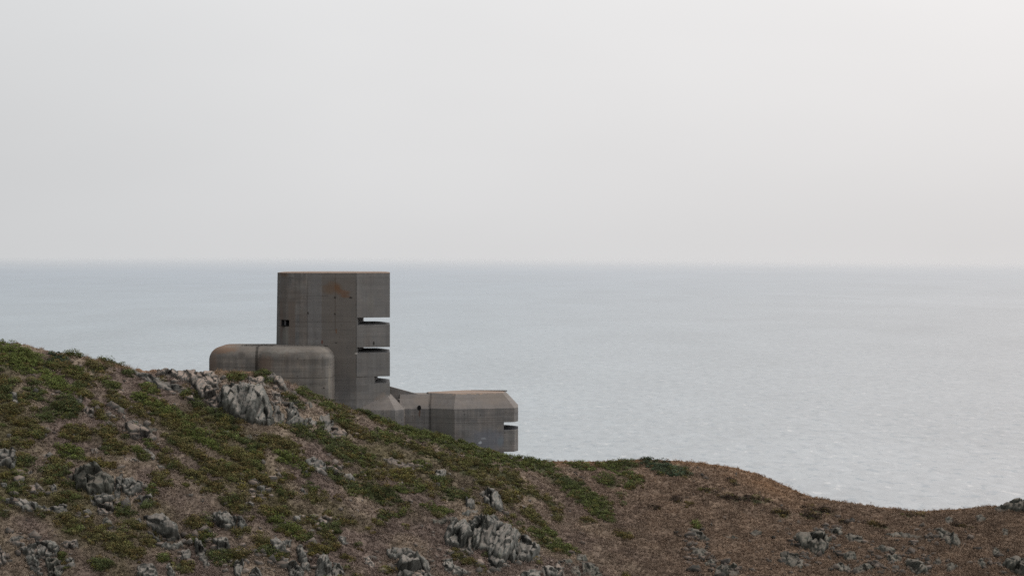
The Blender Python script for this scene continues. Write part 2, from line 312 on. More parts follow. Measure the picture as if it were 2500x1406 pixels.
([(1714,1372),(1732,1366),(1746,1370),(1748,1382),(1722,1384)],.4,.7,.8,'far','low dark stone left above the dark mossy rocks','rock'),
([(2276,1297),(2298,1293),(2322,1304),(2345,1320),(2346,1336),(2320,1334),(2296,1320)],.6,.8,.7,'far','long greenish ledge sloping down on the far right slope','ledge'),
([(2160,1303),(2200,1299),(2252,1306),(2254,1315),(2215,1316),(2176,1310)],.35,.7,.5,'far','thin dark ledge left of the long greenish ledge','ledge'),
([(2130,1340),(2150,1334),(2177,1336),(2190,1347),(2160,1352)],.5,.8,.7,'far','low grey rock below the thin dark ledge','rock'),
([(2156,1360),(2180,1353),(2204,1358),(2198,1373),(2170,1372)],.5,.9,.7,'far','rounded grey rock below the low grey rock of the right slope','rock'),
([(2204,1370),(2224,1364),(2245,1368),(2256,1380),(2268,1394),(2238,1406),(2218,1392)],.8,1.2,1.2,'far','leaning dark rock near the bottom edge on the right','rock'),
([(2278,1368),(2290,1361),(2300,1368),(2300,1380),(2284,1382)],.5,1.,1.,'far','small black round stone right of the leaning dark rock','rock'),
([(2306,1378),(2324,1372),(2336,1384),(2330,1396),(2312,1394)],.5,.6,1.,'far','broken dark rock second right of the leaning dark rock','rock'),
([(2445,1380),(2458,1369),(2476,1364),(2520,1364),(2520,1414),(2478,1406),(2456,1394)],1.,1.1,1.4,'far','big dark craggy rock in the bottom right corner','crag'),
([(2445,1296),(2452,1291),(2461,1296),(2463,1309),(2448,1311)],.4,.7,1.,'far','lone standing stone near the right edge','rock'),
([(2378,1262),(2388,1254),(2400,1260),(2406,1274),(2386,1277)],.45,.6,1.,'far','pale knob of rock under the crest on the far right','rock'),
([(2305,1268),(2316,1262),(2324,1268),(2326,1278),(2310,1280)],.4,.6,1.,'far','small pale stone in the saddle on the far right','rock'),
([(2426,1242),(2440,1234),(2458,1238),(2462,1251),(2434,1252)],.5,.6,1.,'far','low dark stones just left of the crest crag at the right edge','rock'),
([(2440,1242),(2458,1228),(2484,1221),(2530,1220),(2530,1254),(2486,1252),(2460,1252)],1.7,.8,.9,'far','dark crest crag against the sea at the right edge','crag'),
([(2034,1378),(2052,1372),(2070,1378),(2078,1394),(2048,1398)],.5,.7,1.,'far','grey rock below the fan shaped outcrop near the bottom edge','rock'),
([(2082,1388),(2100,1378),(2125,1374),(2132,1390),(2106,1400),(2086,1400)],.6,.7,.8,'far','jointed grey rocks right of the rock below the fan shaped outcrop','outcrop'),
([(2050,1358),(2070,1350),(2088,1354),(2092,1367),(2062,1370)],.45,.7,.8,'far','low slab between the fan shaped outcrop and the jointed grey rocks','rock slab'),
([(2420,1344),(2432,1338),(2443,1344),(2447,1359),(2428,1362)],.45,.6,1.,'far','dark stone above the big craggy rock of the bottom right corner','rock'),
([(2382,1368),(2396,1364),(2408,1376),(2411,1390),(2390,1388)],.5,.8,1.2,'far','pointed grey stone left of the big craggy corner rock','rock'),
]
# ------------------------------------------------------------------ shrubs: (u, v, ru, rv, angle, tone, label or None)
SH = [
(31,863,50,13,15,3,0),(33,889,60,18,20,3,0),(97,894,42,13,18,3,0),(150,905,30,8,20,2,0),
(179,871,20,8,5,0,'rounded green bush on the crest above the upper left slope'),
(146,884,24,13,15,4,'dark grey green bush just under the crest near the left'),
(268,886,26,8,12,0,'green bush on the crest midway between the left edge and the blockhouse'),
(189,920,30,13,30,3,0),(230,907,20,8,25,2,0),(136,943,46,18,30,3,0),(82,945,14,7,0,1,0),(205,935,28,10,35,2,0),(271,948,22,10,35,0,0),(192,948,15,10,0,1,0),(315,917,13,8,0,1,0),(77,976,30,14,0,1,0),(366,958,24,10,25,0,0),(353,984,34,13,30,3,0),(287,984,28,12,30,2,0),(399,1004,30,12,30,3,0),(430,1016,30,12,30,0,0),(474,979,22,15,40,1,0),(525,1012,30,11,35,1,0),(548,1027,18,9,20,1,0),
(481,1058,42,15,30,3,'bright green gorse drift in the middle of the left slope, below the largest boulder face'),
(517,1089,26,10,30,3,0),(563,1066,26,9,30,0,0),(600,1079,14,9,0,1,0),(159,1004,42,24,10,1,0),(115,1025,26,14,0,1,0),(10,965,14,24,0,1,0),(238,1006,9,18,-30,2,0),(184,1066,34,20,10,2,0),(102,1061,16,8,0,2,0),(49,1066,20,9,0,2,0),(256,1063,26,13,0,2,0),(287,1102,26,16,0,2,0),
(174,1114,38,12,20,3,'bright green gorse patch above the big dark square jointed outcrop'),
(59,1131,20,13,0,1,'round dark green bush beside the tall left edge boulder'),
(143,1137,30,12,10,2,0),(130,1162,34,12,10,1,0),
(251,1138,28,11,10,5,'yellowish green gorse mat on top of the big dark square jointed outcrop'),
(33,1164,25,9,0,2,0),(340,1116,24,9,40,0,0),(415,1132,30,12,30,2,0),(448,1079,26,18,20,2,0),(474,1114,30,13,30,2,0),(576,1114,40,14,35,2,0),(625,1107,14,13,0,1,0),(525,1148,40,14,30,2,0),(614,1137,26,12,30,0,0),
(745,1064,36,14,15,1,0),
(816,1099,62,16,30,1,'large dark green gorse drift below the outcrop row in the middle'),
(883,1119,40,14,35,0,0),(698,1129,28,15,25,3,0),(645,1093,28,12,20,2,0),(680,1085,34,10,20,2,0),(611,1132,30,10,30,2,0),(744,1152,26,10,30,0,0),(580,1111,18,14,0,2,0),(700,1098,40,10,20,2,0),
(831,1173,46,15,32,1,0),(918,1209,50,20,20,1,0),
(975,1170,42,13,15,5,'yellow green shrub patch on the middle slope left of the central crag'),
(985,1205,26,8,10,0,0),(1034,1146,26,8,35,0,0),
(939,1263,14,9,0,1,'lone dark green bush on the bare brown slope'),
(765,1228,8,13,-20,2,0),(690,1212,18,8,40,1,0),(760,1198,12,7,0,1,0),
(693,1291,46,14,35,3,'bright green strip of shrubs slanting across the lower middle slope'),
(740,1325,14,8,0,0,0),(662,1262,34,9,0,2,0),(785,1296,30,12,42,1,0),
(818,1301,13,12,0,1,'small dark tuft of shrub standing up on the middle slope'),
(800,1327,30,11,42,2,0),(662,1352,34,17,15,1,0),(772,1352,30,9,0,5,0),(580,1362,24,14,0,2,0),(944,1397,16,8,0,2,0),
(1105,1214,34,15,10,1,'dark green bush sitting left of the head of the central crag'),
(1062,1250,38,9,8,0,'low green shrub along the left top of the central crag'),
(745,967,28,9,30,0,0),(800,992,32,13,28,0,0),(830,1032,30,13,30,0,0),(845,1012,26,10,30,2,0),(790,1050,14,8,0,1,0),(870,1062,44,12,25,2,0),(715,985,26,9,35,1,0),(640,930,24,8,30,1,0),
(654,913,19,6,0,0,'small green cushion on the crest in front of the rounded blockhouse'),
(576,931,22,8,0,0,'green tuft above the largest boulder face'),
(905,1018,38,11,25,1,0),(960,1042,50,14,22,0,0),(1030,1064,54,15,18,0,0),(1100,1087,60,17,22,0,0),(1175,1110,50,15,22,0,0),(1000,1092,54,12,15,2,0),(1245,1133,50,14,16,0,0),(1130,1132,60,10,20,2,0),(1230,1165,50,12,20,2,0),(940,1075,40,12,20,0,0),(1060,1115,50,10,20,2,0),(1180,1140,44,9,20,0,0),
(1314,1140,50,17,22,0,0),(1383,1182,50,13,20,1,0),
(1432,1222,62,17,25,0,'broad green gorse drift running down the brown slope right of the central crag'),
(1466,1254,40,9,28,0,0),(1484,1176,28,13,10,0,0),(1533,1163,40,9,20,0,0),(1415,1141,32,7,8,0,0),(1487,1139,30,8,5,0,0),
(1527,1136,26,9,10,1,0),
(1612,1141,52,16,22,4,'blue green bramble thicket on the crest right of the lower bunker'),
(1664,1156,24,12,25,6,'pale green bush at the lower right end of the bramble thicket'),
(1538,1188,14,8,0,0,0),(1334,1226,50,8,35,2,0),(1357,1261,20,7,40,2,0),(1305,1270,36,13,35,2,0),
(1331,1325,44,14,35,0,'green gorse patch right of the right buttress of the central crag'),
(1380,1339,30,13,20,0,0),(1343,1302,30,7,40,0,0),(1236,1221,16,12,60,2,0),(1190,1188,32,9,10,2,0),(1124,1366,22,9,40,2,0),(1144,1372,12,8,0,2,0),(1271,1303,9,6,0,1,0),(1195,1262,14,8,30,2,0),
(1518,1308,22,7,20,2,0),(1435,1271,14,6,0,2,0),(1072,1178,24,8,30,1,0),(1023,1202,14,6,0,0,0),
(1830,1227,46,6,5,7,0),(1775,1220,20,4,10,7,0),(1908,1259,22,6,10,7,0),(1976,1264,22,7,8,7,0),(1683,1231,9,5,20,7,0),(1652,1222,12,4,10,7,0),(2060,1279,10,5,20,7,0),(2000,1250,40,3,12,7,0),(1790,1183,14,4,30,7,0),(2140,1285,30,3,8,7,0),(1730,1205,22,3,12,7,0),(2230,1262,30,2.5,3,7,0),(2350,1290,20,3,10,7,0),(1600,1240,12,3,20,7,0),
(1702,1287,11,5,15,3,'tiny bright green tuft on the brown right slope'),
(300,1258,26,16,20,1,'dark green gorse cushion beside the square pale block'),
(360,1240,20,9,0,1,0),(370,1207,10,15,-25,0,0),(336,1294,18,9,20,2,0),(41,1198,20,10,20,1,0),
(300,1345,50,22,25,2,'wide olive green gorse mat in the lower left foreground'),
(247,1387,26,13,0,1,0),(230,1317,24,13,0,2,0),(175,1287,34,9,20,2,0),(155,1377,8,18,-30,0,0),(365,1327,20,13,0,2,0),(396,1370,12,8,0,0,0),(444,1388,28,11,20,2,0),
(492,1322,26,15,0,1,0),(482,1287,32,12,10,2,0),(540,1365,30,15,20,1,0),(588,1310,18,8,0,2,0),(396,1179,30,13,20,2,0),(516,1196,34,15,20,2,0),(468,1162,26,11,20,2,0),(580,1250,28,10,0,2,0),(640,1180,26,8,30,2,0),(640,1330,20,10,0,2,0),
(610,1165,50,10,25,2,0),(560,1170,30,9,25,2,0),(1270,1200,50,9,25,2,0),(1150,1160,40,8,20,2,0),(900,1160,20,9,30,2,0),(20,1010,20,8,0,2,0),(60,1040,30,9,10,2,0),(330,1010,26,8,30,2,0),(420,1040,24,8,30,2,0),(200,965,24,8,25,2,0),(250,1030,20,7,20,2,0),
]
TONES = {0: (.106, .128, .046), 1: (.078, .096, .040), 2: (.122, .117, .050), 3: (.116, .144, .044), 4: (.055, .080, .050), 5: (.140, .125, .042), 6: (.105, .130, .080), 7: (.050, .040, .032)}

# rasters over (u, v) that tell each spot of ground what grows there
U0, V0, ST = -120, 780, 2
gu, gv = np.meshgrid(np.arange(U0, 2621, ST), np.arange(V0, 1500, ST))
gu = gu.astype(float); gv = gv.astype(float)
wob_u = gu + 16 * (fbm(gu / 22, gv / 11, 3) - .5); wob_v = gv + 11 * (fbm(gu / 20, gv / 10, 9) - .5)
green = np.zeros(gu.shape); rockm = np.zeros(gu.shape)
def ell(cu, cv, a, b, ang, U=None, V=None):
    U = wob_u if U is None else U; V = wob_v if V is None else V
    t = math.radians(ang); du = U - cu; dv = V - cv
    return np.sqrt(((du * math.cos(t) + dv * math.sin(t)) / a) ** 2 + ((-du * math.sin(t) + dv * math.cos(t)) / b) ** 2)
for (u, v, a, b, ang, tn, lb) in SH:
    green = np.maximum(green, np.clip(1.5 * (1.22 - ell(u, v, a, b, ang)), 0, 1))
def inside(poly, U, V):
    r = np.zeros(U.shape, bool); n = len(poly)
    for i in range(n):
        x1, y1 = poly[i]; x2, y2 = poly[(i + 1) % n]
        c = ((y1 > V) != (y2 > V)) & (U < (x2 - x1) * (V - y1) / (y2 - y1 + 1e-9) + x1)
        r ^= c
    return r
def edge_dist(poly, U, V):
    d = np.full(U.shape, 1e9); n = len(poly)
    for i in range(n):
        x1, y1 = poly[i]; x2, y2 = poly[(i + 1) % n]
        dx, dy = x2 - x1, y2 - y1; t = np.clip(((U - x1) * dx + (V - y1) * dy) / (dx * dx + dy * dy), 0, 1)
        d = np.minimum(d, np.hypot(U - x1 - t * dx, V - y1 - t * dy))
    return np.where(inside(poly, U, V), d, -d)
for r in ROCKS:
    rockm[inside(r[0], gu, gv)] = 1
def samp(R, u, v):
    i = np.clip(((v - V0) / ST).astype(int), 0, R.shape[0] - 1); j = np.clip(((u - U0) / ST).astype(int), 0, R.shape[1] - 1)
    return R[i, j]
def macro(x, y, u, v):
    k = np.clip((v - sm(u, RU, RV)) / 90, 0.05, 1) * np.clip((y - 200) / 20, 0, 1)
    return k * .9 * (fbm(x / 7, y / 7, 21, 3) - .5) * 2 * .45
def relief(x, y, u, v):
    rk = samp(rockm, u, v)
    f1, f2, cid, _, _ = worley(x / .62, y / .8, 50)
    g1, g2, gid, _, _ = worley(x / .3, y / .36, 90)
    b = .24 * np.clip(1 - f1 * 1.1, 0, 1) * (.3 + cid) + .10 * np.clip(1 - g1 * 1.1, 0, 1)
    b += .35 * (fbm(x / 2.2, y / 2.2, 31, 3) - .5)
    smooth = 1 - .40 * np.clip((u - 1250 - (v - 1150) * .8) / 200, 0, 1)
    smooth = smooth * (1 - .65 * np.clip((u - 1350) / 100, 0, 1) * np.clip((1185 - v) / 30, 0, 1))
    return macro(x, y, u, v) + b * (1 - .9 * rk) * smooth
def ground_col(x, y, u, v):
    n = fbm(x / 4.2, y / 5, 61, 4); n2 = fbm(x / 1.1, y / 1.3, 71, 3); n3 = fbm(x / 9, y / 9, 81, 3)
    heather = np.array([.150, .116, .098]); tan = np.array([.210, .168, .128]); ol = np.array([.092, .084, .040]); red = np.array([.158, .114, .084]); ora = np.array([.205, .125, .072])
    c = heather[None] + (tan - heather)[None] * np.clip((n - .42) * 4, 0, 1)[:, None]
    right = np.clip((u - 1150 - (v - 1150) * .8) / 420, 0, 1)
    c = c * (1 - right[:, None]) + (red[None] + (np.array([.185, .134, .098]) - red)[None] * np.clip((n2 - .35) * 2, 0, 1)[:, None]) * right[:, None]
    w = np.clip((n3 - .5) * 6, 0, 1) * (1 - np.clip((u - 900) / 500, 0, 1)) * .75
    c = c * (1 - w[:, None]) + ol[None] * w[:, None]
    vr = sm(u, RU, RV)
    cr = np.clip(1 - (v - vr) / 16, 0, 1) * np.clip((u - 1300) / 60, 0, 1) * np.clip((2080 - u) / 120, 0, 1)
    cr = np.maximum(cr, np.clip(1 - np.abs(v - vr - 22) / 40, 0, 1) * np.clip(1 - np.abs(u - 1870) / 150, 0, 1) * .8)
    cr = np.maximum(cr, np.clip(1 - (v - vr) / 8, 0, 1) * np.clip((u - 2100) / 60, 0, 1) * .6)
    cr = np.maximum(cr, np.clip(1 - (v - vr) / 9, 0, 1) * np.clip((u - 190) / 30, 0, 1) * np.clip((640 - u) / 30, 0, 1) * .8)
    c = c * (1 - cr[:, None]) + ora[None] * cr[:, None]
    c = c * (.72 + .56 * n2)[:, None]
    g = samp(green, u, v)[:, None]
    return c * (1 - g) + np.array([.058, .060, .032])[None] * g

def axis(fine0, fine1, step, lo, hi):
    a = list(np.arange(fine0, fine1, step)); s = step; x = a[-1]
    while x < hi: s *= 1.25; x += s; a.append(x)
    s = step; x = fine0; b = []
    while x > lo: s *= 1.25; x -= s; b.append(x)
    return np.array(b[::-1] + a)
xs = axis(-55, 57, .16, -700, 700); ys = axis(221, 297, .16, -80, 520)
gx, gy = np.meshgrid(xs, ys); fx = gx.ravel(); fy = gy.ravel()
fu, fv = uv_of(fx, fy)
fz = base_z(fx, fy) + relief(fx, fy, fu, fv) * np.clip((fy - 205) / 15, 0, 1)
nx, ny = len(xs), len(ys)
idx = np.arange(nx * ny).reshape(ny, nx)
quads = np.stack([idx[:-1, :-1], idx[:-1, 1:], idx[1:, 1:], idx[1:, :-1]], -1).reshape(-1, 4)
ter = mesh_from('hillside', np.stack([fx, fy, fz], 1), quads, M['ground'], ground_col(fx, fy, fu, fv), smooth=True)
tag(ter, 'heath covered hillside of brown heather sloping down to the right', None, None, 'structure')

def surf_pt(u, v):
    y = y_of(u, v); x = X(u, y)
    z = Z(v, y) + relief(x, y, u, v)
    return x, y, z

# ------------------------------------------------------------------ rocks
ND = np.array([.10, -.80, .59])
for k, (poly, H, cs, st, mt, label, cat) in enumerate(ROCKS):
    P = np.array(poly, float); cu, cv = P.mean(0)
    u0, v0 = P.min(0) - 5; u1, v1 = P.max(0) + 5
    step = 1.5
    U, V = np.meshgrid(np.arange(u0, u1 + step, step), np.arange(v0, v1 + step, step))
    sh = U.shape
    vr = sm(U, RU, RV)
    Vc = np.maximum(V, vr - 1)
    y = y_of(U, Vc); y = y + np.maximum(vr - V, 0) * .12
    x = X(U, y); z = base_z(x, y) + macro(x, y, U, V)
    a = (U - cu) * .0365; b = (V - cv) * .0365 * 1.25
    e = edge_dist(poly, U + 9 * (fbm(U / 9, V / 9, k, 3) - .5) * 1.6, V + 7 * (fbm(U / 9, V / 9, k + 5, 3) - .5) * 1.6) * .0365
    wx = a + .12 * (fbm(a * 3.3, b * 3.3, k + 150) - .5) + .35 * (fbm(a * 1.3, b * 1.3, k + 100) - .5); wy = b + .12 * (fbm(a * 3.3, b * 3.3, k + 250) - .5) + .35 * (fbm(a * 1.3, b * 1.3, k + 200) - .5)
    th = -.35 + .3 * math.sin(k * 2.1)
    rx = wx * math.cos(th) - wy * math.sin(th); ry = wx * math.sin(th) + wy * math.cos(th)
    cs = cs * 1.15; st = st * 1.25; sx = cs / math.sqrt(st); sy = cs * math.sqrt(st)
    f1, f2, cid, cx, cy = worley(rx / sx + k * 13.7, ry / sy, 300 + k)
    q1, q2, qid, qx, qy = worley(rx / sx * 2.7 + k * 3.1, ry / sy * 2.7, 700 + k)
    tx = (cid * 37.7 % 1 - .5) * 1.7; ty = (cid * 91.3 % 1 - .35) * 1.7
    ux = (qid * 53.7 % 1 - .5) * 1.6; uy = (qid * 71.3 % 1 - .4) * 1.6; mx_ = (rx / sx * 2.7 + k * 3.1 - qx) * sx / 2.7; my_ = (ry / sy * 2.7 - qy) * sy / 2.7
    lx = (rx / sx + k * 13.7 - cx) * sx; ly = (ry / sy - cy) * sy
    edge = np.clip(e / (.18 + .20 * H), 0, 1)
    fall = np.sqrt(1 - (1 - edge) ** 2)
    hgt = H * fall * (.55 + .5 * cid) + np.clip((tx * lx + ty * ly) * .8, -.6 * H, .6 * H) * edge + (ux * mx_ + uy * my_) * .9 * edge
    cw = .035 + .06 * fbm(a * .8, b * .8, k + 900, 2) + .02
    crack = np.exp(-np.clip(f2 - f1, 0, 9) / cw) * np.clip((fbm(a * 1.1, b * 1.1, k + 901, 2) - .28) * 4, 0, 1); c2 = np.exp(-np.clip(q2 - q1, 0, 9) / .05) * (qid > .45)
    hgt += .35 * H * (qid - .5) * edge * .7
    hgt -= (.38 * crack * H + .16 * c2) * edge
    ridg = np.abs(fbm(a * 1.9, b * 1.6, k + 11, 4) - .5) * 2
    strat = fbm(rx * 3.4, ry * .7, k + 31, 3)
    hgt += (-.10 * ridg * H + .08 * (fbm(a * 4, b * 4, k + 77, 4) - .5) + .18 * H * (strat - .5)) * edge
    hgt = np.where(e > 0, np.maximum(hgt, .04), 0)
    sink = np.clip(-e, 0, .5) * 1.6 + .03 * (e < 0)
    px = x + ND[0] * hgt; py = y + ND[1] * hgt + .4 * sink; pz = z + ND[2] * hgt - sink * .8
    shade = np.clip(1 - .85 * crack - .55 * c2 - .5 * np.clip(ridg - .35, 0, 1), .12, 1) * (.74 + .46 * cid)
    cols = np.repeat(shade.ravel()[:, None], 3, 1)
    keep = (e > -.12)
    id_ = np.arange(U.size).reshape(sh)
    q = np.stack([id_[1:, :-1], id_[1:, 1:], id_[:-1, 1:], id_[:-1, :-1]], -1)
    kk = keep[1:, :-1] | keep[1:, 1:] | keep[:-1, 1:] | keep[:-1, :-1]
    q = q[kk]
    used = np.unique(q); rm = np.zeros(U.size, int); rm[used] = np.arange(len(used))
    VV = np.stack([px.ravel(), py.ravel(), pz.ravel()], 1)[used]
    org = VV.mean(0)
    name = {'rock': 'rock', 'boulder': 'boulder', 'outcrop': 'rock_outcrop', 'crag': 'rock_crag', 'ledge': 'rock_ledge', 'rock slab': 'rock_slab', 'rock column': 'rock_column'}[cat]
    o = mesh_from(name, VV - org, rm[q], M[mt], cols[used])
    o.location = org
    tag(o, label, cat, 'rocks breaking through the heath', 'thing')

# ------------------------------------------------------------------ foliage
def tri_cloud(P, N, size, jit=.7, aspect=1.6):
    """one triangle per point, roughly facing N"""
    n = len(P)
    N = N + rng.normal(0, jit, (n, 3)); N /= np.linalg.norm(N, axis=1, keepdims=True) + 1e-9
    r = rng.normal(0, 1, (n, 3)); T = np.cross(N, r); T /= np.linalg.norm(T, axis=1, keepdims=True) + 1e-9
    B = np.cross(N, T)
    s = size[:, None]
    v = np.stack([P + T * s * aspect * .5, P - T * s * .3 + B * s * .45, P - T * s * .3 - B * s * .45], 1)
    return v.reshape(-1, 3)
def shrub_geo(u, v, a, b, ang, tone, up=1.):
    """points, colours for one shrub patch made of many small domed cushions"""
    dens = .0052 * (1 if a * b > 250 else 1.5)
    n = max(4, int(math.pi * a * b * dens * 6.0))
    t = math.radians(ang); rr = np.sqrt(rng.random(n)) * 1.16; ph = rng.random(n) * 2 * math.pi
    eu = rr * np.cos(ph) * a; ev = rr * np.sin(ph) * b
    uu = u + eu * math.cos(t) - ev * math.sin(t) + rng.normal(0, 2.5, n); vv = v + eu * math.sin(t) + ev * math.cos(t) + rng.normal(0, 1.6, n)
    vv = np.maximum(vv, sm(uu, RU, RV) + .5)
    k = (samp(rockm, uu, vv) < .5) | (rng.random(n) < .12)
    uu, vv, rr = uu[k], vv[k], rr[k]; n = len(uu)
    if n == 0: return np.zeros((0, 3)), np.zeros((0, 3))
    x, y, z = surf_pt(uu, vv)
    R = (.17 + .42 * rng.random(n) ** 1.7) * (1.2 - .45 * rr)
    L = 105
    col0 = np.array(TONES[tone])[None] * (.62 + .68 * rng.random((n, 1))) * (.75 + .6 * fbm(x / 1.6, y / 2., 888, 2))[:, None]
    mixc = rng.random(n) < (.13 if tone in (0, 1, 3, 4) else .28)
    col0[mixc] = np.array([.15, .12, .05])[None] * (.6 + .6 * rng.random((mixc.sum(), 1)))
    yel = rng.random(n) < .05
    col0[yel] = np.array([.115, .125, .036])
    d = rng.normal(0, 1, (n, L, 3)); d[:, :, 2] = np.abs(d[:, :, 2]) * .9 + .05; d /= np.linalg.norm(d, axis=2, keepdims=True)
    rad = R[:, None] * (.72 + .42 * rng.random((n, L)))
    P = np.stack([x, y, z + R * .10], 1)[:, None, :] + d * rad[:, :, None] * np.array([1.15, 1.1, .95 * up])[None, None]
    sz = (.035 + .04 * rng.random((n, L)))
    hgt = d[:, :, 2]
    c = col0[:, None, :] * (.42 + .85 * hgt ** 1.4)[:, :, None] * (.84 + .32 * rng.random((n, L, 1)))  # light and shade in the colour: bright cushion tops, dark undersides
    c[:, :, 0] += .02 * (rng.random((n, L)) < .18)
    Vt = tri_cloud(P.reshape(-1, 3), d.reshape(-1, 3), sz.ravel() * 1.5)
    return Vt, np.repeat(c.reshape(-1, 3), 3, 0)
sv, scol = [], []
for (u, v, a, b, ang, tn, lb) in SH:
    Vt, ct = shrub_geo(u, v, a, b, ang, tn, 1.15 if (lb and b < 17 and a < 27) else 1.)
    if lb:
        org = Vt.mean(0); org[2] = Vt[:, 2].min()
        o = mesh_from('gorse_bush' if 'bramble' not in lb else 'bramble_thicket', Vt - org, np.arange(len(Vt)).reshape(-1, 3), M['leaf'], ct)
        o.location = org
        tag(o, lb, 'bush', 'shrubs on the hillside', 'thing')
    else:
        sv.append(Vt); scol.append(ct)
# thin scatter of green cushions all over
for _ in range(1500):
    u = rng.uniform(-60, 1650); v = sm(np.array([u]), RU, RV)[0] + rng.uniform(1, 6) + rng.random() * 440
    if v > 1440: continue
    y = y_of(np.array([u]), np.array([v]))[0]
    w = (fbm(np.array([X(u, y) / 9]), np.array([y / 9]), 81, 3)[0] - .48) * 7 * (1 - min(max((u - 900) / 500, 0), 1))
    if rng.random() > min(max(w, .10 if u < 1000 else .04), 1): continue
    Vt, ct = shrub_geo(u, v, rng.uniform(4, 13), rng.uniform(3, 6), 25, int(rng.choice([0, 2, 2, 1, 5, 2])))
    sv.append(Vt); scol.append(ct)
sv = np.concatenate(sv); scol = np.concatenate(scol)
o = mesh_from('gorse_cover', sv, np.arange(len(sv)).reshape(-1, 3), M['leaf'], scol)
tag(o, 'low green gorse and fern carpet spread over the hillside', 'gorse', None, 'stuff')
print('gorse tris', len(sv) // 3)

# heather and dry grass: small cushions of brown twigs
def heath(n, u0, u1, L, blade):
    u = rng.uniform(u0, u1, n); vr = sm(u, RU, RV)
    v = vr + .3 + (1445 - vr) * rng.random(n) ** 1.0
    k = (samp(rockm, u, v) < .5) & (rng.random(n) > samp(green, u, v) * .85) & (v < 1440)
    clump = fbm(u / 30, v / 14, 401, 3)
    k &= rng.random(n) < np.clip((clump - .28) * 3.2, .55, 1)
    u, v = u[k], v[k]; n = len(u)
    x, y, z = surf_pt(u, v)
    base = ground_col(x, y, u, v) * (1 + (.70 * rng.random((n, 1)) - .30) * (1 - .45 * np.clip((u - 1200) / 300, 0, 1))[:, None]) * (.85 + .5 * fbm(x / 1.3, y / 1.6, 777, 2))[:, None]
    lite = rng.random(n) < .12
    base[lite] = base[lite] * 1.2 + np.array([.03, .02, .012])
    if blade:
        d = rng.normal(0, .55, (n, L, 3)); d[:, :, 2] = 1; d /= np.linalg.norm(d, axis=2, keepdims=True)
        hh = (.14 + .22 * rng.random((n, L)))[:, :, None]
        P = np.stack([x, y, z], 1)[:, None, :] + rng.normal(0, .05, (n, L, 3)) * np.array([1, 1, 0])
        side = np.cross(d, rng.normal(0, 1, (n, L, 3))); side /= np.linalg.norm(side, axis=2, keepdims=True)
        w = .028
        V3 = np.stack([P - side * w, P + side * w, P + d * hh], 2).reshape(-1, 3)
        c = base[:, None, :] * np.ones((1, L, 1)); c3 = np.stack([c * .85, c * .85, c * 1.15], 2).reshape(-1, 3)
        return V3, c3
    d = rng.normal(0, 1, (n, L, 3)); d[:, :, 2] = np.abs(d[:, :, 2]) + .1; d /= np.linalg.norm(d, axis=2, keepdims=True)
    R = .09 + .24 * rng.random(n) ** 1.6
    P = np.stack([x, y, z - .02], 1)[:, None, :] + d * (R[:, None] * (.7 + .5 * rng.random((n, L))))[:, :, None]
    c = base[:, None, :] * (.45 + .85 * d[:, :, 2:3])  # twigs coloured darker low down and lighter on top, like shading
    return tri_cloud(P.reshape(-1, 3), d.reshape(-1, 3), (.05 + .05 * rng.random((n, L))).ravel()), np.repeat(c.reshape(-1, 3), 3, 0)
hv1, hc1 = heath(66000, -100, 2600, 20, False)
o = mesh_from('heather_cover', hv1, np.arange(len(hv1)).reshape(-1, 3), M['leaf'], hc1)
tag(o, 'dead brown heather and bracken cushions carpeting the slope', 'heather', None, 'stuff')
hv2, hc2 = heath(52000, -100, 2600, 5, True)
# taller pale wisps along the crest
def wisps(u0, u1, n, hgt):
    u = rng.uniform(u0, u1, n); v = sm(u, RU, RV) + rng.uniform(0, 7, n)
    x, y, z = surf_pt(u, v); P = np.stack([x, y, z - .03], 1)
    d = np.stack([rng.normal(.1, .25, n), rng.normal(0, .25, n), np.ones(n)], 1)
    s = np.stack([np.full(n, .014), rng.normal(0, .01, n), np.zeros(n)], 1)
    h = (hgt * (.4 + .8 * rng.random(n)))[:, None]
    c = np.array([.30, .215, .14])[None] * (.6 + .7 * rng.random((n, 1)))
    return np.stack([P - s, P + s, P + d * h], 1).reshape(-1, 3), np.repeat(c, 3, 0)
wl = [wisps(205, 340, 700, .42), wisps(470, 650, 900, .3), wisps(60, 180, 300, .3), wisps(690, 900, 500, .35), wisps(1330, 1560, 900, .2), wisps(1700, 2500, 1800, .2), wisps(1330, 1345, 30, .5)]
hv2 = np.concatenate([hv2] + [w[0] for w in wl]); hc2 = np.concatenate([hc2] + [w[1] for w in wl])
o = mesh_from('dry_grass', hv2, np.arange(len(hv2)).reshape(-1, 3), M['blade'], hc2)
tag(o, 'dry tan grass blades growing through the heather and along the crest', 'grass', None, 'stuff')
# loose stones
n = 900
u = np.concatenate([rng.uniform(-60, 1500, 560), rng.uniform(1650, 2560, 340)]); v = sm(u, RU, RV) + 12 + rng.random(n) * 420
k = (v < 1430) & (samp(rockm, u, v) < .5) & (fbm(u / 60, v / 40, 555, 2) > .46)
k |= (v < 1430) & (rng.random(n) < .15)
CL = [(1990,1330,90,45,60),(2120,1380,110,26,60),(2230,1380,80,26,45),(2300,1320,70,22,40),(1760,1395,70,18,30),(1710,1350,50,30,35),(2440,1385,55,28,35),(1940,1370,60,26,30),(2040,1298,50,14,22),(1700,1310,40,18,16),(2200,1345,70,16,26),
      (90,1355,80,40,60),(300,1215,50,40,30),(650,1370,110,36,60),(800,1290,40,40,22),(1000,1375,80,34,40),(430,920,90,16,50),(480,955,50,30,36),(690,975,40,34,40),(830,1068,26,12,24),(1200,1380,90,22,36),(1380,1385,70,20,36),(640,1195,50,30,24),(800,1150,60,24,26),(330,1045,50,20,20),(470,1330,60,40,40),(260,1015,50,18,20),(1130,1290,60,24,20),(60,1180,50,40,20),(1010,1140,40,12,20)]
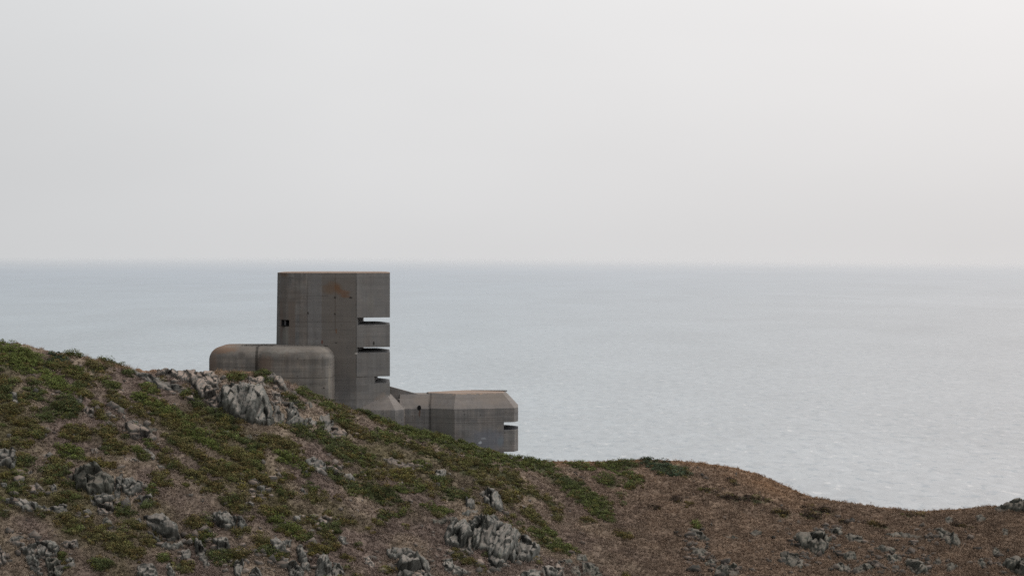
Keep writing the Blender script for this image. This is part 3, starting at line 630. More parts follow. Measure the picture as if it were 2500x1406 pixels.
CU, CV = [], []
for (a_, b_, c_, d_, m_) in CL:
    CU.append(a_ + c_ * .6 * rng.normal(0, 1, m_)); CV.append(b_ + d_ * .6 * rng.normal(0, 1, m_))
CU = np.concatenate(CU); CV = np.concatenate(CV); kc = (CV < 1440) & (CV > sm(CU, RU, RV) + 5)
nb = int(k.sum())
u = np.concatenate([u[k], CU[kc]]); v = np.concatenate([v[k], CV[kc]]); x, y, z = surf_pt(u, v)
ico = bmesh.new(); bmesh.ops.create_icosphere(ico, subdivisions=1, radius=1)
iv = np.array([w.co[:] for w in ico.verts]); fi = np.array([[w.index for w in f.verts] for f in ico.faces]); ico.free()
SV, SF, SC = [], [], []
for i in range(len(u)):
    r = rng.uniform(.07, .30) * (1.1 if rng.random() < .2 else .7) if i < nb else rng.uniform(.10, .50) * rng.uniform(.5, 1)
    q = iv + rng.uniform(-.38, .38, iv.shape)
    q = q * np.array([rng.uniform(.9, 1.7), 1, rng.uniform(.6, 1.2)]) * r
    t = rng.uniform(0, 6.28); q = q @ np.array([[math.cos(t), -math.sin(t), 0], [math.sin(t), math.cos(t), 0], [0, 0, 1]])
    SF.append(fi + len(SV) * len(iv)); SV.append(q + np.array([x[i], y[i] - .02, z[i] + r * .12])); SC.append(np.full((len(iv), 3), rng.uniform(.5, 1.05) * (.66 if u[i] > 1350 else 1)))
o = mesh_from('loose_stones', np.concatenate(SV), np.concatenate(SF), M['pink'], np.concatenate(SC))
tag(o, 'small loose stones scattered through the heather', 'stones', None, 'stuff')

# ------------------------------------------------------------------ sea
def make_sea():
    m, nt = new_mat('sea_water'); g = G(nt)
    p = g.n('ShaderNodeNewGeometry').outputs['Position']
    sp = g.n('ShaderNodeSeparateXYZ'); nt.links.new(p, sp.inputs[0])
    flat = g.n('ShaderNodeCombineXYZ'); nt.links.new(sp.outputs[0], flat.inputs[0]); nt.links.new(sp.outputs[1], flat.inputs[1])
    fl = flat.outputs[0]
    dist = g.vm('LENGTH', fl)
    n1 = g.noise(g.scalev(fl, (.26, .085, 1)), 1., 5, .68, .4)
    n2 = g.noise(g.scalev(fl, (.05, .022, 1)), 1., 4, .6, .5)
    n3 = g.noise(g.scalev(fl, (.0022, .0009, 1)), 1., 4, .55, 1.)
    n4 = g.noise(g.scalev(fl, (.012, .0035, 1)), 1., 3, .55, .6)
    near = g.mr(dist, 700, 4200, 1., 0.)
    hsum = g.math('ADD', g.math('MULTIPLY', n1, .35), g.math('MULTIPLY', n2, 1.2))
    b = g.n('ShaderNodeBump'); nt.links.new(hsum, b.inputs['Height']); b.inputs['Distance'].default_value = .8; b.inputs['Strength'].default_value = .55
    dark = g.math('MULTIPLY', g.mr(n1, .385, .445, 1., 0.), near)
    tone = g.math('ADD', g.math('MULTIPLY_ADD', n3, .34, -.17), g.math('MULTIPLY_ADD', n4, .34, -.17))
    n5 = g.noise(g.scalev(fl, (.19, .050, 1)), 1., 4, .7, .3)
    tone = g.math('ADD', tone, g.math('MULTIPLY', g.math('MULTIPLY_ADD', n5, .75, -.375), g.mr(dist, 700, 6000, 1., .25)))
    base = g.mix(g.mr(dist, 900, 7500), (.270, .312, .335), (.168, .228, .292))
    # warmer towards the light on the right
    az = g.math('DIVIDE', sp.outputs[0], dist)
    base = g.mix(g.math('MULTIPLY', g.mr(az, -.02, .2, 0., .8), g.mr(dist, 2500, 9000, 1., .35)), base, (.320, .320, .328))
    v = g.math('ADD', 1., tone)
    sc = g.n('ShaderNodeVectorMath', operation='SCALE'); nt.links.new(base, sc.inputs[0]); nt.links.new(v, sc.inputs['Scale'])
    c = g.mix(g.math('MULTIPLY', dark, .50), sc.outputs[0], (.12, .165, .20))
    lite = g.math('MULTIPLY', g.mr(n1, .60, .67, 0., 1.), g.mr(dist, 700, 3500, .5, 0.))  # painted highlights on the nearer ripples
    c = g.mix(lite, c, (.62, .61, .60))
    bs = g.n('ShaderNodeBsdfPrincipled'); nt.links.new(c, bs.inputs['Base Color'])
    bs.inputs['Roughness'].default_value = .38; bs.inputs['Specular IOR Level'].default_value = .42
    nt.links.new(b.outputs[0], bs.inputs['Normal'])
    tr = g.n('ShaderNodeBsdfTransparent')  # haze imitated by the sea turning transparent far out
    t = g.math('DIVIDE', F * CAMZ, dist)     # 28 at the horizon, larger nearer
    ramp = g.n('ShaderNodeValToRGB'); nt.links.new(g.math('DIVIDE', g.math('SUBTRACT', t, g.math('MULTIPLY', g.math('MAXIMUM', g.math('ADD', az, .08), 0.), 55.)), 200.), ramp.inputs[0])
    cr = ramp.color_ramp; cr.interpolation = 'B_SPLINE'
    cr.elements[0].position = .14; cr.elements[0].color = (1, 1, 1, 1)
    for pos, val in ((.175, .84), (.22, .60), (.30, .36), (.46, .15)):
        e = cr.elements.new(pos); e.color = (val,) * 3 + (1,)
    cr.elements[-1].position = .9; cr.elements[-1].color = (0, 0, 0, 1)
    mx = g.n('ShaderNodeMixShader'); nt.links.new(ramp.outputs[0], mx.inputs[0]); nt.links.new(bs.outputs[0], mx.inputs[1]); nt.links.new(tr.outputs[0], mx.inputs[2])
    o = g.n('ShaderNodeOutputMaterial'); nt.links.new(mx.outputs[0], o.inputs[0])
    NR = 72; rads = [0.0, 300, 800, 1600, 3200, 6400, 11000, 17600]
    V = [(0, 0, 0)]; Fc = []
    for r in rads[1:]:
        for i in range(NR): V.append((r * math.cos(2 * math.pi * i / NR), r * math.sin(2 * math.pi * i / NR), 0))
    for j in range(len(rads) - 1):
        for i in range(NR):
            i2 = (i + 1) % NR
            if j == 0: Fc.append((0, 1 + i, 1 + i2, 1 + i2))
            else:
                a0 = 1 + (j - 1) * NR; a1 = 1 + j * NR
                Fc.append((a0 + i, a1 + i, a1 + i2, a0 + i2))
    me = bpy.data.meshes.new('sea'); me.from_pydata(V, [], [f[:3] if f[2] == f[3] else f for f in Fc]); me.update()
    me.materials.append(m)
    s = bpy.data.objects.new('sea', me); C.objects.link(s)
    tag(s, 'calm grey blue sea fading into haze at the horizon', None, None, 'structure')
make_sea()

# ------------------------------------------------------------------ the bunker
ROOT = np.array([X(815, 276), 278.0, Z(1010, 276)])
def loc(p): return np.array(p, float) - ROOT
def concrete(name, base, stains_and_shade, warm=0., topc=(.27, .205, .165), topa=.75):
    m, nt = new_mat(name); g = G(nt)
    p = g.n('ShaderNodeTexCoord').outputs['Object']
    s = g.n('ShaderNodeSeparateXYZ'); nt.links.new(p, s.inputs[0])
    geo = g.n('ShaderNodeNewGeometry'); nz = g.n('ShaderNodeSeparateXYZ'); nt.links.new(geo.outputs['Normal'], nz.inputs[0])
    big = g.noise(p, .28, 4, .6); mid = g.noise(p, 1.3, 5, .65); fine = g.noise(p, 9, 5, .7)
    streak = g.noise(g.scalev(p, (2.6, 2.6, .16)), 1., 4, .65)
    lay = g.noise(g.scalev(p, (.13, .13, 2.2)), 1., 4, .6, .35)
    # shuttering boards
    zr = g.math('DIVIDE', g.math('ADD', s.outputs[2], g.math('MULTIPLY', big, .10)), .215)
    fr = g.math('FRACT', zr); fl = g.math('FLOOR', zr)
    wn = g.n('ShaderNodeTexWhiteNoise', noise_dimensions='2D')
    cv = g.n('ShaderNodeCombineXYZ'); nt.links.new(fl, cv.inputs[0]); nt.links.new(g.math('FLOOR', g.math('DIVIDE', g.math('ADD', s.outputs[0], s.outputs[1]), 2.9)), cv.inputs[1])
    nt.links.new(cv.outputs[0], wn.inputs['Vector'])
    line = g.math('MULTIPLY', g.math('LESS_THAN', fr, .12), g.mr(mid, .42, .60))
    zl = g.math('FRACT', g.math('DIVIDE', g.math('ADD', s.outputs[2], g.math('MULTIPLY_ADD', mid, .12, .9)), 2.35))
    lift = g.math('MULTIPLY', g.math('LESS_THAN', zl, .026), g.mr(streak, .35, .62))
    f = g.math('MULTIPLY', g.mr(big, .3, .7, .82, 1.16), g.mr(mid, .3, .7, .88, 1.10))
    f = g.math('MULTIPLY', f, g.mr(streak, .3, .72, .76, 1.18))
    f = g.math('MULTIPLY', f, g.mr(lay, .3, .7, .78, 1.16))
    f = g.math('MULTIPLY', f, g.mr(wn.outputs['Value'], 0., 1., .94, 1.05))
    f = g.math('MULTIPLY', f, g.mr(fine, .3, .7, .90, 1.10))
    f = g.math('MULTIPLY', f, g.math('SUBTRACT', 1., g.math('MULTIPLY', line, .12)))
    f = g.math('MULTIPLY', f, g.math('SUBTRACT', 1., g.math('MULTIPLY', lift, .42)))
    pits = g.n('ShaderNodeTexVoronoi'); nt.links.new(g.vm('ADD', p, g.vm('SCALE', (0, 0, 0))), pits.inputs['Vector']); pits.inputs['Scale'].default_value = 1.15
    pit = g.math('MULTIPLY', g.mr(pits.outputs['Distance'], .06, .10, 1., 0.), .7)
    # dark drips
    drip = g.mr(g.noise(g.vm('ADD', g.scalev(p, (4.2, 4.2, .55)), (9, 2, 4)), 1., 3, .7), .67, .73)
    c = g.mix(g.mr(mid, .3, .7), base, tuple(x * y for x, y in zip(base, (1.10, 1.02, .95))))
    warmn = g.mr(g.noise(g.scalev(p, (.55, .55, .22)), 1., 3, .6), .50, .70, 0., .32 + warm)
    c = g.mix(warmn, c, tuple(x * y for x, y in zip(base, (1.28, 1.02, .84))))
    sc = g.n('ShaderNodeVectorMath', operation='SCALE'); nt.links.new(c, sc.inputs[0]); nt.links.new(f, sc.inputs['Scale'])
    c = sc.outputs[0]
    c = g.mix(g.math('MULTIPLY', drip, .6), c, (.05, .047, .043))
    c = g.mix(pit, c, (.04, .037, .033))
    # top faces: weathered, lit-looking pink; on the tower, painted slot shade
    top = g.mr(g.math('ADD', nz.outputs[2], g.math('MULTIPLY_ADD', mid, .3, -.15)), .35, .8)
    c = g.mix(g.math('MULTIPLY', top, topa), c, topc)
    warp = g.n('ShaderNodeTexNoise'); nt.links.new(p, warp.inputs['Vector']); warp.inputs['Scale'].default_value = 1.6; warp.inputs['Detail'].default_value = 5
    wv = g.vm('SCALE', g.vm('SUBTRACT', warp.outputs['Color'], (.5, .5, .5))); nt.nodes[-1].inputs['Scale'].default_value = 1.0
    small = g.vm('SCALE', g.vm('SUBTRACT', warp.outputs['Color'], (.5, .5, .5))); nt.nodes[-1].inputs['Scale'].default_value = .22
    for st_ in stains_and_shade:
        if len(st_) == 7:      # straight-edged panels and joints, also painted face and crease shading
            u, v, ru, rv, col, amt, _ = st_
            q = loc((X(u, 275.5), 0, Z(v, 275.5))); k = 275.5 / F
            dx = g.math('ABSOLUTE', g.math('MULTIPLY', g.math('SUBTRACT', s.outputs[0], q[0]), 1 / (ru * k)))
            dz = g.math('ABSOLUTE', g.math('MULTIPLY', g.math('SUBTRACT', s.outputs[2], q[2]), 1 / (rv * k)))
            a = g.math('MULTIPLY', g.math('MULTIPLY', g.math('LESS_THAN', dx, 1.), g.mr(dz, .8, 1.05, amt, 0.)), g.mr(streak, .3, .6, .55, 1.))
            c = g.mix(a, c, tuple(t * .76 for t in col)); continue
        (u, v, ru, rv, col, amt) = st_
        q = loc((X(u, 275.5), 0, Z(v, 275.5))); k = 275.5 / F
        w = g.vm('ADD', p, wv if ru > 12 else small)
        dv = g.vm('MULTIPLY', g.vm('SUBTRACT', w, (q[0], 0, q[2])), (1 / (ru * k), 0, 1 / (rv * k)))
        a = g.mr(g.vm('LENGTH', dv), .45, 1.15, amt, 0., True)
        c = g.mix(a, c, tuple(t * .76 for t in col))
    hh = g.math('ADD', g.math('MULTIPLY', fine, .5), g.math('ADD', g.math('MULTIPLY', mid, .6), g.math('MULTIPLY', line, -.3)))
    g.surf(c, .93, g.bump(hh, .45, .05), .15)
    return m
RUST = (.20, .085, .03); DK = (.03, .027, .024); PALE = (.33, .32, .30); BL = (.17, .19, .235)
st_t = [(828, 800, 42, 150, (.170, .155, .140), .75, 0), (911, 800, 41, 200, (.215, .215, .212), .55, 0), (768, 745, 17, 95, (.225, .225, .228), .5, 0), (711, 790, 9, 60, (.20, .165, .14), .7, 0), (692, 750, 10, 90, (.175, .165, .155), .4, 0), (740, 800, 10, 50, (.20, .175, .15), .5, 0),  # wide panels put face shading into the colour beside the corner creases
        (750, 770, 1.0, 90, (.09, .085, .08), .6, 0), (819, 740, 1.2, 75, (.10, .08, .065), .6, 0), (768, 722, 34, .9, DK, .4, 0), (790, 786, 78, .8, DK, .35, 0), (828, 806, 42, .8, DK, .4, 0), (870.5, 800, 1.3, 135, DK, .55, 0), (960, 822, 90, .8, DK, .2, 0), (840, 948, 60, 9, (.10, .10, .10), .4, 0), (770, 928, 90, 1.2, DK, .3, 0),
        (812, 704, 30, 18, (.17, .105, .06), .55), (838, 716, 19, 8, RUST, .5), (824, 703, 9, 10, RUST, .4), (848, 724, 10, 4, RUST, .4), (690, 671, 12, 6, (.18, .11, .06), .5),
        (700, 745, 26, 70, (.17, .145, .125), .35), (684, 790, 6, 60, (.19, .135, .11), .4), (857, 727, 5, 2.2, DK, .95), (818, 727, 3, 3, DK, .8), (818, 766, 3, 3, DK, .8), (752, 765, 3, 3.5, DK, .9), (912, 838, 2.2, 6, DK, .95),
        (822, 808, 2.4, 7, RUST, .6), (786, 835, 3, 6, (.14, .05, .03), .8), (822, 836, 3, 2, DK, .8), (749, 680, 1.6, 26, PALE, .5), (735, 700, 14, 10, (.26, .26, .25), .5), (695, 820, 10, 26, (.27, .265, .24), .6), (768, 730, 16, 70, (.235, .235, .235), .35),
        (930, 700, 40, 50, (.20, .20, .20), .3),
        (905, 740, 10, 28, (.25, .245, .22), .35), (870, 862, 4, 3, (.5, .48, .45), .8), (840, 940, 40, 40, (.13, .13, .135), .35), (933, 980, 24, 22, (.33, .27, .22), .45)]
st_a = [(545, 850, 50, 12, (.24, .155, .105), .75), (525, 885, 14, 30, (.22, .155, .12), .45), (660, 885, 26, 26, (.235, .165, .125), .5), (635, 880, 3.2, 45, DK, .8, 0), (700, 872, 118, 1., DK, .3, 0), (700, 893, 118, .8, DK, .25, 0), (700, 915, 118, 1.2, DK, .3, 0), (598, 862, 10, 10, DK, .35), (700, 852, 60, 4, (.30, .29, .26), .35),  # pinkish patches paint warm bounced light; dark strip paints the crease between blocks
        (759, 941, 2.6, 2.6, DK, .95), (801, 940, 2.2, 2.6, DK, .9), (730, 941, 3, 2, DK, .6), (747, 930, 80, 2, DK, .25), (813, 920, 3, 50, (.33, .30, .25), .5), (612, 905, 2, 2, DK, .8)]
st_l = [(1190, 1075, 55, 30, BL, .5), (1172, 1082, 5, 4, (.55, .6, .65), .7), (1180, 1072, 7, 2.5, (.42, .46, .5), .5), (1222, 1080, 9, 14, (.20, .245, .28), .5), (1023, 1010, 2.6, 14, (.10, .05, .03), .7), (1109, 1045, 1.1, 46, DK, .5, 0), (1079, 1050, 29, 54, (.175, .17, .16), .5, 0), (1160, 1022, 70, .8, DK, .3, 0), (1150, 1046, 80, .8, DK, .2, 0), (1234, 1070, 1., 40, DK, .3, 0), (1140, 960, 90, 5, (.46, .34, .25), .7),
        (1035, 980, 34, 14, (.30, .255, .22), .5), (1200, 975, 50, 16, (.26, .22, .185), .45), (1090, 1040, 20, 30, (.21, .205, .195), .3), (1050, 1010, 1.6, 60, DK, .6, 0), (986, 1020, 1., 26, (.40, .36, .32), .6, 0)]  # last two strips paint dark inner-corner shade and a bright lit edge
M['conc_t'] = concrete('tower_concrete', (.158, .161, .163), st_t, 0., (.018, .019, .024), .95)  # near-black top colour paints the shade under the slot overhangs
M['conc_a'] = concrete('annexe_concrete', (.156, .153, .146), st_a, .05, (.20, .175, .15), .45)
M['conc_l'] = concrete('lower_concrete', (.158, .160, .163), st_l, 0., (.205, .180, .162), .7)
M['top'] = concrete('roof_concrete', (.26, .21, .18), [])
def simple(name, col):
    m, nt = new_mat(name); g = G(nt); p = g.n('ShaderNodeTexCoord').outputs['Object']
    f = g.mr(g.noise(p, 6, 4), .3, .7); g.surf(g.mix(f, tuple(c * .6 for c in col), tuple(c * 1.3 for c in col)), .9, None, .1)
    return m
M['dark'] = simple('dark_recess', (.012, .012, .013)); M['post'] = simple('grey_post', (.13, .13, .14)); M['rust'] = simple('rusty_pipe', (.06, .03, .02)); M['rubble'] = simple('dark_gravel', (.06, .055, .05))

bunker = bpy.data.objects.new('concrete_bunker', None); C.objects.link(bunker); bunker.location = ROOT
bunker.empty_display_size = .5
tag(bunker, 'brutalist grey concrete coastal observation bunker with slotted tower, rounded blockhouse and stepped lower post', 'bunker', None, 'thing')

def loft(name, rings, mat, parent, bevel=.03, label=None, smooth=False):
    """rings: list of (list of (x, y), z or list of z) in world metres, equal counts, bottom to top"""
    bm = bmesh.new(); rv = []
    for pts, z in rings:
        row = []
        for i, (x, y) in enumerate(pts):
            zz = z[i] if isinstance(z, (list, tuple)) else z
            row.append(bm.verts.new((x - ROOT[0], y - ROOT[1], zz - ROOT[2])))
        rv.append(row)
    n = len(rv[0])
    for a, b in zip(rv[:-1], rv[1:]):
        for i in range(n): bm.faces.new((a[i], a[(i + 1) % n], b[(i + 1) % n], b[i]))
    bm.faces.new(list(reversed(rv[0]))); bm.faces.new(rv[-1])
    bmesh.ops.recalc_face_normals(bm, faces=bm.faces)
    if bevel:
        es = [e for e in bm.edges if len(e.link_faces) == 2 and e.calc_face_angle(0) > .35]
        if es: bmesh.ops.bevel(bm, geom=es, offset=bevel, segments=2, profile=.6, affect='EDGES', clamp_overlap=True)
    me = bpy.data.meshes.new(name); bm.to_mesh(me); bm.free()
    if smooth: me.polygons.foreach_set('use_smooth', np.ones(len(me.polygons), bool))
    me.materials.append(mat)
    o = bpy.data.objects.new(name, me); C.objects.link(o); o.parent = parent
    if label: o['label'] = label
    return o
def inset(pts, dists):
    """move each edge i (pt i -> i+1) inwards by dists[i]; counter-clockwise order seen from above"""
    n = len(pts); L = []
    for i in range(n):
        (x1, y1), (x2, y2) = pts[i], pts[(i + 1) % n]
        dx, dy = x2 - x1, y2 - y1; l = math.hypot(dx, dy); nx_, ny_ = -dy / l, dx / l
        L.append((x1 + nx_ * dists[i], y1 + ny_ * dists[i], dx, dy))
    out = []
    for i in range(n):
        x1, y1, dx1, dy1 = L[i - 1]; x2, y2, dx2, dy2 = L[i]
        den = dx1 * dy2 - dy1 * dx2
        if abs(den) < 1e-6: out.append((x2, y2)); continue
        t = ((x2 - x1) * dy2 - (y2 - y1) * dx2) / den
        out.append((x1 + dx1 * t, y1 + dy1 * t))
    return out
def P(u, d): return (X(u, d), d)
DEEP = Z(1300, 276)
zt = lambda v: Z(v, 275.2)
xl = X(677.5, 279); xc = X(876, 277)
core_pts = [(xl, 279), (xl + .35, 277.6), (xl + 1.1, 276.5), (xl + 2.5, 275.7), P(785, 275.2), P(870, 275), (X(870, 275) + .10, 275.25), (xc, 277.2), (xc, 286.2), (xc - 1.5, 287.4), (xl + 2.5, 287.4), (xl, 284)]
def batter(pts, k): return [(x - k if x < xl + 1.2 else x, y) for x, y in pts]
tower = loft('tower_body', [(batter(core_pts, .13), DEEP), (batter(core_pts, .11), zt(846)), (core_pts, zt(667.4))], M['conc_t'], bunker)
# real recess of the small window
cut = bmesh.new(); bmesh.ops.create_cube(cut, size=1)
a0 = (X(684.5, 276), 274.0, Z(797, 276)); a1 = (X(705.5, 276), 278.6, Z(781, 276))
for w in cut.verts:
    w.co = [(a0[i] if w.co[i] < 0 else a1[i]) - ROOT[i] for i in range(3)]
cm = bpy.data.meshes.new('cutter'); cut.to_mesh(cm); cut.free()
co = bpy.data.objects.new('cutter', cm); C.objects.link(co); co.parent = bunker
md = tower.modifiers.new('b', 'BOOLEAN'); md.object = co; md.operation = 'DIFFERENCE'; md.solver = 'EXACT'
bpy.context.view_layer.update()
dg = bpy.context.evaluated_depsgraph_get()
nm = bpy.data.meshes.new_from_object(tower.evaluated_get(dg)); tower.modifiers.clear(); tower.data = nm
bpy.data.objects.remove(co)
def box(name, x0, x1, y0, y1, z0, z1, mat, parent, bevel=.01):
    return loft(name, [([(x0, y0), (x1, y0), (x1, y1), (x0, y1)], z0), ([(x0, y0), (x1, y0), (x1, y1), (x0, y1)], z1)], mat, parent, bevel)
win = box('window', a0[0] + .01, a1[0] - .01, 277.2, 277.3, a0[2] + .01, a1[2] - .01, M['dark'], tower)
xm = (a0[0] + a1[0]) / 2 - .02
box('window_post', xm - .07, xm + .07, 276.9, 277.1, a0[2] + .012, a1[2] - .012, M['post'], win)
box('window_sill', a0[0] + .02, a1[0] - .02, 276.6, 277.15, a0[2] + .01, a0[2] + .12, M['dark'], win)

xr = X(952, 276.5)
right_pts = [(X(870, 275) + .012, 275.012), (xr, 276.5), (X(951, 284.2), 284.2), (X(935, 285.9), 285.9), (xc - .4, 285.9), (X(866, 277), 277)]
SL = [.95, .9, .9, .9, 0, 0]
def ledge(name, vb, vf, vtop, pts, sl, parent, mat, zfun, label=None):
    rings = [(pts, zfun(vb)), (pts, zfun(vf)), (inset(pts, sl), zfun(vf) + .12)]
    return loft(name, rings, mat, parent, .025, label)
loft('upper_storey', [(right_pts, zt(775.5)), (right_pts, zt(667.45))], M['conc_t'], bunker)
roof_pts = core_pts[:5] + [P(870, 275), (xr, 276.5), (X(951, 284.2), 284.2), (X(935, 285.9), 285.9), (xc, 286.2), (xc - 1.5, 287.4), (xl + 2.5, 287.4), (xl, 284)]
loft('roof_slab', [(roof_pts, zt(667.35)), (roof_pts, zt(666.2)), (inset(roof_pts, [.35] * len(roof_pts)), zt(665.0))], M['top'], bunker, .0)
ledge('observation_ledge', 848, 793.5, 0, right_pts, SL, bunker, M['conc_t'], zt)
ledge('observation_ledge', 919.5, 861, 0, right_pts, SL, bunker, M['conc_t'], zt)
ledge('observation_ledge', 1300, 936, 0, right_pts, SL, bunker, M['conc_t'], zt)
x2 = X(914, 277)
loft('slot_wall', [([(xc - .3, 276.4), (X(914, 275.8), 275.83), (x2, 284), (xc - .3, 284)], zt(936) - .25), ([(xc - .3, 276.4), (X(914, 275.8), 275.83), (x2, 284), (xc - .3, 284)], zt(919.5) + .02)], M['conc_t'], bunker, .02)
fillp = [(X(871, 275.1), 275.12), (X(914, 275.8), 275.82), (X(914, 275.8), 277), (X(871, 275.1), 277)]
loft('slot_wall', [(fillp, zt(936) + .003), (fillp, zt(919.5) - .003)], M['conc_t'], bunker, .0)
# plinth with 45 degree shoulders
pl = [(X(862, 275.2), 274.98), (X(965, 275), 274.98), P(986, 276.3), (X(986, 276.3), 284), (X(862, 276), 284)]
zs = Z(1001, 275); ins = [1.38, 1.38, 1.34, 1.3, .0]
loft('plinth', [(pl, DEEP), (pl, zs), (inset(pl, ins), zs + 1.38)], M['conc_l'], bunker, .03)
# connecting wing
cn = [(X(975, 277.2), 277.2), (X(1062, 277.2), 277.2), (X(1062, 279), 281.4), (X(975, 279), 281.4)]
zc = Z(998, 277.2)
con = loft('connecting_wing', [(cn, DEEP), (cn, zc), ([(cn[0][0], 278.5), (cn[1][0], 278.5), cn[2], cn[3]], zc + 1.36)], M['conc_l'], bunker, .02)
# drain hole
bm = bmesh.new()
bmesh.ops.create_cone(bm, cap_ends=True, segments=20, radius1=.21, radius2=.19, depth=.5)
for w in bm.verts: w.co = (w.co.x + X(1023.5, 277.3) - ROOT[0], -w.co.z + 277.42 - ROOT[1], w.co.y * 1.15 + Z(995.5, 277.2) - ROOT[2])
me = bpy.data.meshes.new('drain_pipe'); bm.to_mesh(me); bm.free(); me.materials.append(M['dark'])
dp = bpy.data.objects.new('drain_pipe', me); C.objects.link(dp); dp.parent = con
# sloping parapet wall behind
wz = zc + 1.2
wx0, wx1 = X(950, 278.8), X(1027, 278.8)
bm = bmesh.new()
q = [(wx0, 278.62), (wx1, 278.62), (wx1, 279.1), (wx0, 279.1)]; tz = [Z(942.5, 278.8), Z(963.3, 278.8), Z(963.3, 278.8), Z(942.5, 278.8)]
bm.free()
loft('sloping_parapet', [(q, wz - .3), (q, tz)], M['conc_l'], bunker, .01)
# lower observation post
DL = 276.6
zl_ = lambda v: Z(v, DL)
xe = X(1265, 279); 
lp = [P(1050, 277.0), P(1108, 275.6), P(1256, 277.6), (xe, 279), (xe, 283.6), (xe - 1.2, 284.6), (X(1130, 284), 284.6), (X(1040, 281), 281)]
core_l = [P(1050, 277.0), P(1108, 275.6), P(1230, 277.25), (X(1230, 277.25), 283.8), (X(1130, 284), 284.3), (X(1042, 281), 280.8)]
loft('lower_post_body', [(core_l, DEEP), (core_l, zl_(1031.5))], M['conc_l'], bunker, .012)
zsh = zl_(997.2)
lpt = inset(lp, [1.36, 1.36, 1.36, 1.33, .8, .5, .5, 0.])
loft('lower_post_roof', [(lp, zl_(1031.5)), (lp, zsh), (lpt, zsh + 1.40)], M['conc_l'], bunker, .03)
tp = inset(lpt, [.06] * len(lpt))
loft('roof_slab', [(tp, zsh + 1.37), (tp, zsh + 1.425)], M['top'], bunker, .0)
# low curb on the back edge of the roof
cb = [(X(1150, 282.5), 283.2), (lpt[4][0] + .25, 281.6), (lpt[4][0] + .2, 282.0), (X(1150, 282.5), 283.6)]
loft('roof_kerb', [(cb, zsh + 1.42), (cb, [zsh + 1.46, zsh + 1.52, zsh + 1.52, zsh + 1.46])], M['conc_l'], bunker, .0)
rl = [(X(1230, 277.25) + .004, 277.262), P(1256, 277.6), (xe, 279), (xe, 283), (xe - 1., 284), (X(1218, 280), 283.4), (X(1218, 279), 279)]
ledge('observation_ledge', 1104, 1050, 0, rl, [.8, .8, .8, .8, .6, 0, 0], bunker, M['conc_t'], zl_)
# rounded annexes
def rounded(name, x0, x1, y0, y1, rl_, rr, ztop, R, mat):
    rings = []
    def ring(i):
        pts = []
        X0, X1, Y0, Y1 = x0 + i, x1 - i, y0 + i, y1 - i
        for (cx, cy, r, a) in ((X0, Y0, rl_, 180), (X1, Y0, rr, 270), (X1, Y1, rr, 0), (X0, Y1, rl_, 90)):
            r = max(r - i, .03); sx = 1 if cx == X0 else -1; sy = 1 if cy == Y0 else -1
            for q in range(13):
                t = math.radians(a + 90 * q / 12); pts.append((cx + sx * r + r * math.cos(t), cy + sy * r + r * math.sin(t)))
        return pts
    rings.append((ring(0), DEEP)); rings.append((ring(0), ztop - R - 2)); 
    for q in range(0, 15):
        f = math.radians(90 * q / 14); rings.append((ring(R * (1 - math.cos(f))), ztop - R + R * math.sin(f)))
    return loft(name, rings, mat, bunker, 0, None, True)
rounded('rounded_blockhouse', X(632, 271.5), X(817.5, 275.2), 269.2, 280, 2.2, 1.7, Z(847, 270.8), 1.32, M['conc_a'])['label'] = 'nearer taller rounded block in front of the tower'
rounded('rounded_blockhouse', X(512.5, 274.5), X(770, 275), 271.6, 282, 2.3, 2.0, Z(844.5, 274.5), 1.32, M['conc_a'])['label'] = 'rounded block set back at the left end'
# gravel lying on the flat tops
pts = []
for _ in range(300):
    u = rng.uniform(590, 800); d = rng.uniform(273.5, 275.2) if u > 690 else rng.uniform(274.5, 277)
    pts.append((X(u, d), d, Z(847, 270.8) - .02))
SV, SF = [], []
for i, q in enumerate(pts):
    r = rng.uniform(.02, .06); SF.append(fi + i * len(iv)); SV.append(iv * r * np.array([1.4, 1, .8]) * rng.uniform(.7, 1.2, (len(iv), 1)) + np.array(q))
o = mesh_from('gravel', np.concatenate(SV), np.concatenate(SF), M['rubble']); tag(o, 'dark gravel and moss lying on the flat tops of the rounded blocks', 'gravel', None, 'stuff')

# ------------------------------------------------------------------ light
SAZ, SEL = math.radians(38), math.radians(52)
sd = np.array([math.sin(SAZ) * math.cos(SEL), math.cos(SAZ) * math.cos(SEL), math.sin(SEL)])
sun = bpy.data.lights.new('sun', 'SUN'); sun.energy = 1.1; sun.angle = math.radians(14); sun.color = (1, .93, .85)
so = bpy.data.objects.new('sun', sun); C.objects.link(so)
from mathutils import Vector
so.rotation_euler = Vector(-sd).to_track_quat('-Z', 'Y').to_euler(); so.location = (30, 200, 150)

W = bpy.data.worlds.new('World'); bpy.context.scene.world = W; W.use_nodes = True
nt = W.node_tree
for n_ in list(nt.nodes): nt.nodes.remove(n_)
g = G(nt)
sky = g.n('ShaderNodeTexSky', sky_type='NISHITA'); sky.sun_disc = False; sky.sun_elevation = SEL; sky.sun_rotation = SAZ
sky.air_density = 1.; sky.dust_density = 6.; sky.ozone_density = 1.
dr = g.n('ShaderNodeTexCoord').outputs['Generated']
s = g.n('ShaderNodeSeparateXYZ'); nt.links.new(g.vm('NORMALIZE', dr), s.inputs[0])
xx = g.math('MINIMUM', g.math('MAXIMUM', s.outputs[0], -.45), .45)
zz = g.math('MINIMUM', g.math('MAXIMUM', s.outputs[2], 0.), .21)
L = g.math('ADD', .722, g.math('ADD', g.math('MULTIPLY', xx, .07), g.math('ADD', g.math('MULTIPLY', zz, 1.45), g.math('MULTIPLY', g.math('MULTIPLY', xx, zz), 3.0))))
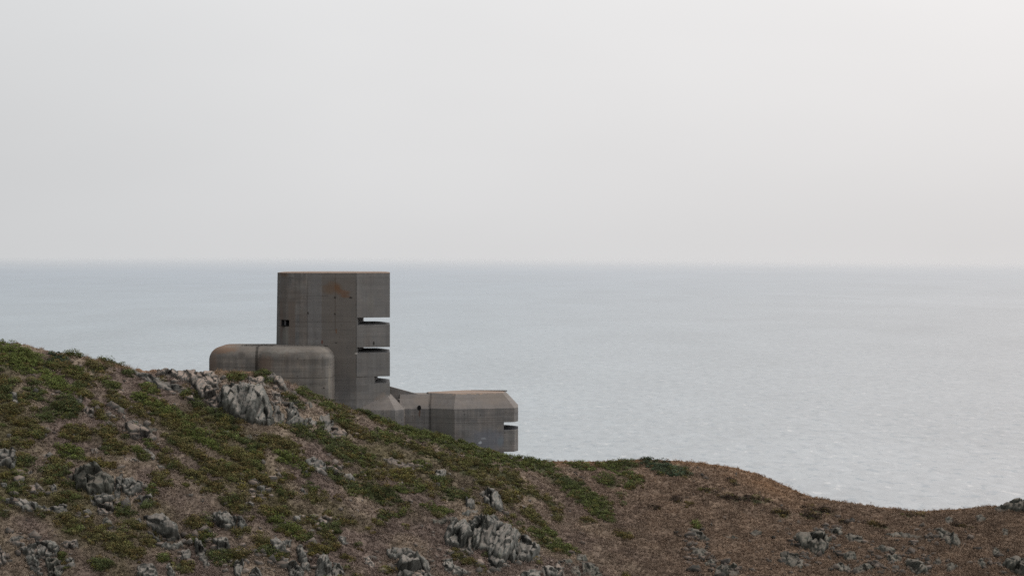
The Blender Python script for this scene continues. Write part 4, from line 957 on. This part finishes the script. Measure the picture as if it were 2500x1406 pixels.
side = g.math('MULTIPLY', g.mr(s.outputs[0], .25, 1., 0., 1.), .35)
side2 = g.math('MULTIPLY', g.mr(s.outputs[0], -.25, -1., 0., 1.), -.30)
L = g.math('ADD', L, g.math('ADD', side, side2))
lf = g.math('MAXIMUM', g.math('SUBTRACT', g.math('MULTIPLY', xx, -1.), .06), 0.)
L = g.math('ADD', L, g.math('MULTIPLY', lf, -.45))
cloud = g.noise(g.scalev(dr, (5, 5, 16)), 1., 3, .5)
L = g.math('MULTIPLY', L, g.mr(cloud, .3, .7, .975, 1.02))
tint = g.mix(g.mr(xx, -.15, .2), (.99, 1.0, 1.012), (1.02, .997, .99))
sc = g.n('ShaderNodeVectorMath', operation='SCALE'); nt.links.new(tint, sc.inputs[0]); nt.links.new(L, sc.inputs['Scale'])
bg1 = g.n('ShaderNodeBackground'); nt.links.new(sc.outputs[0], bg1.inputs[0]); bg1.inputs[1].default_value = 1.0
bg2 = g.n('ShaderNodeBackground'); nt.links.new(sky.outputs[0], bg2.inputs[0]); bg2.inputs[1].default_value = .05
mx = g.n('ShaderNodeMixShader'); mx.inputs[0].default_value = .06
nt.links.new(bg1.outputs[0], mx.inputs[1]); nt.links.new(bg2.outputs[0], mx.inputs[2])
ow = g.n('ShaderNodeOutputWorld'); nt.links.new(mx.outputs[0], ow.inputs[0])

# ------------------------------------------------------------------ camera
cam = bpy.data.cameras.new('camera'); cam.sensor_width = 36; cam.lens = 36 * F / 2500
cam.shift_y = -(703 - EYE) / 2500; cam.clip_start = 1; cam.clip_end = 60000
cobj = bpy.data.objects.new('camera', cam); C.objects.link(cobj); cobj.location = (0, 0, CAMZ); cobj.rotation_euler = (math.pi / 2, 0, 0)
sc_ = bpy.context.scene; sc_.camera = cobj
sc_.view_settings.view_transform = 'Standard'; sc_.view_settings.look = 'None'; sc_.view_settings.exposure = 0
sc_.cycles.max_bounces = 5; sc_.cycles.diffuse_bounces = 3; sc_.cycles.glossy_bounces = 2; sc_.cycles.transparent_max_bounces = 6
sc_.cycles.use_denoising = False
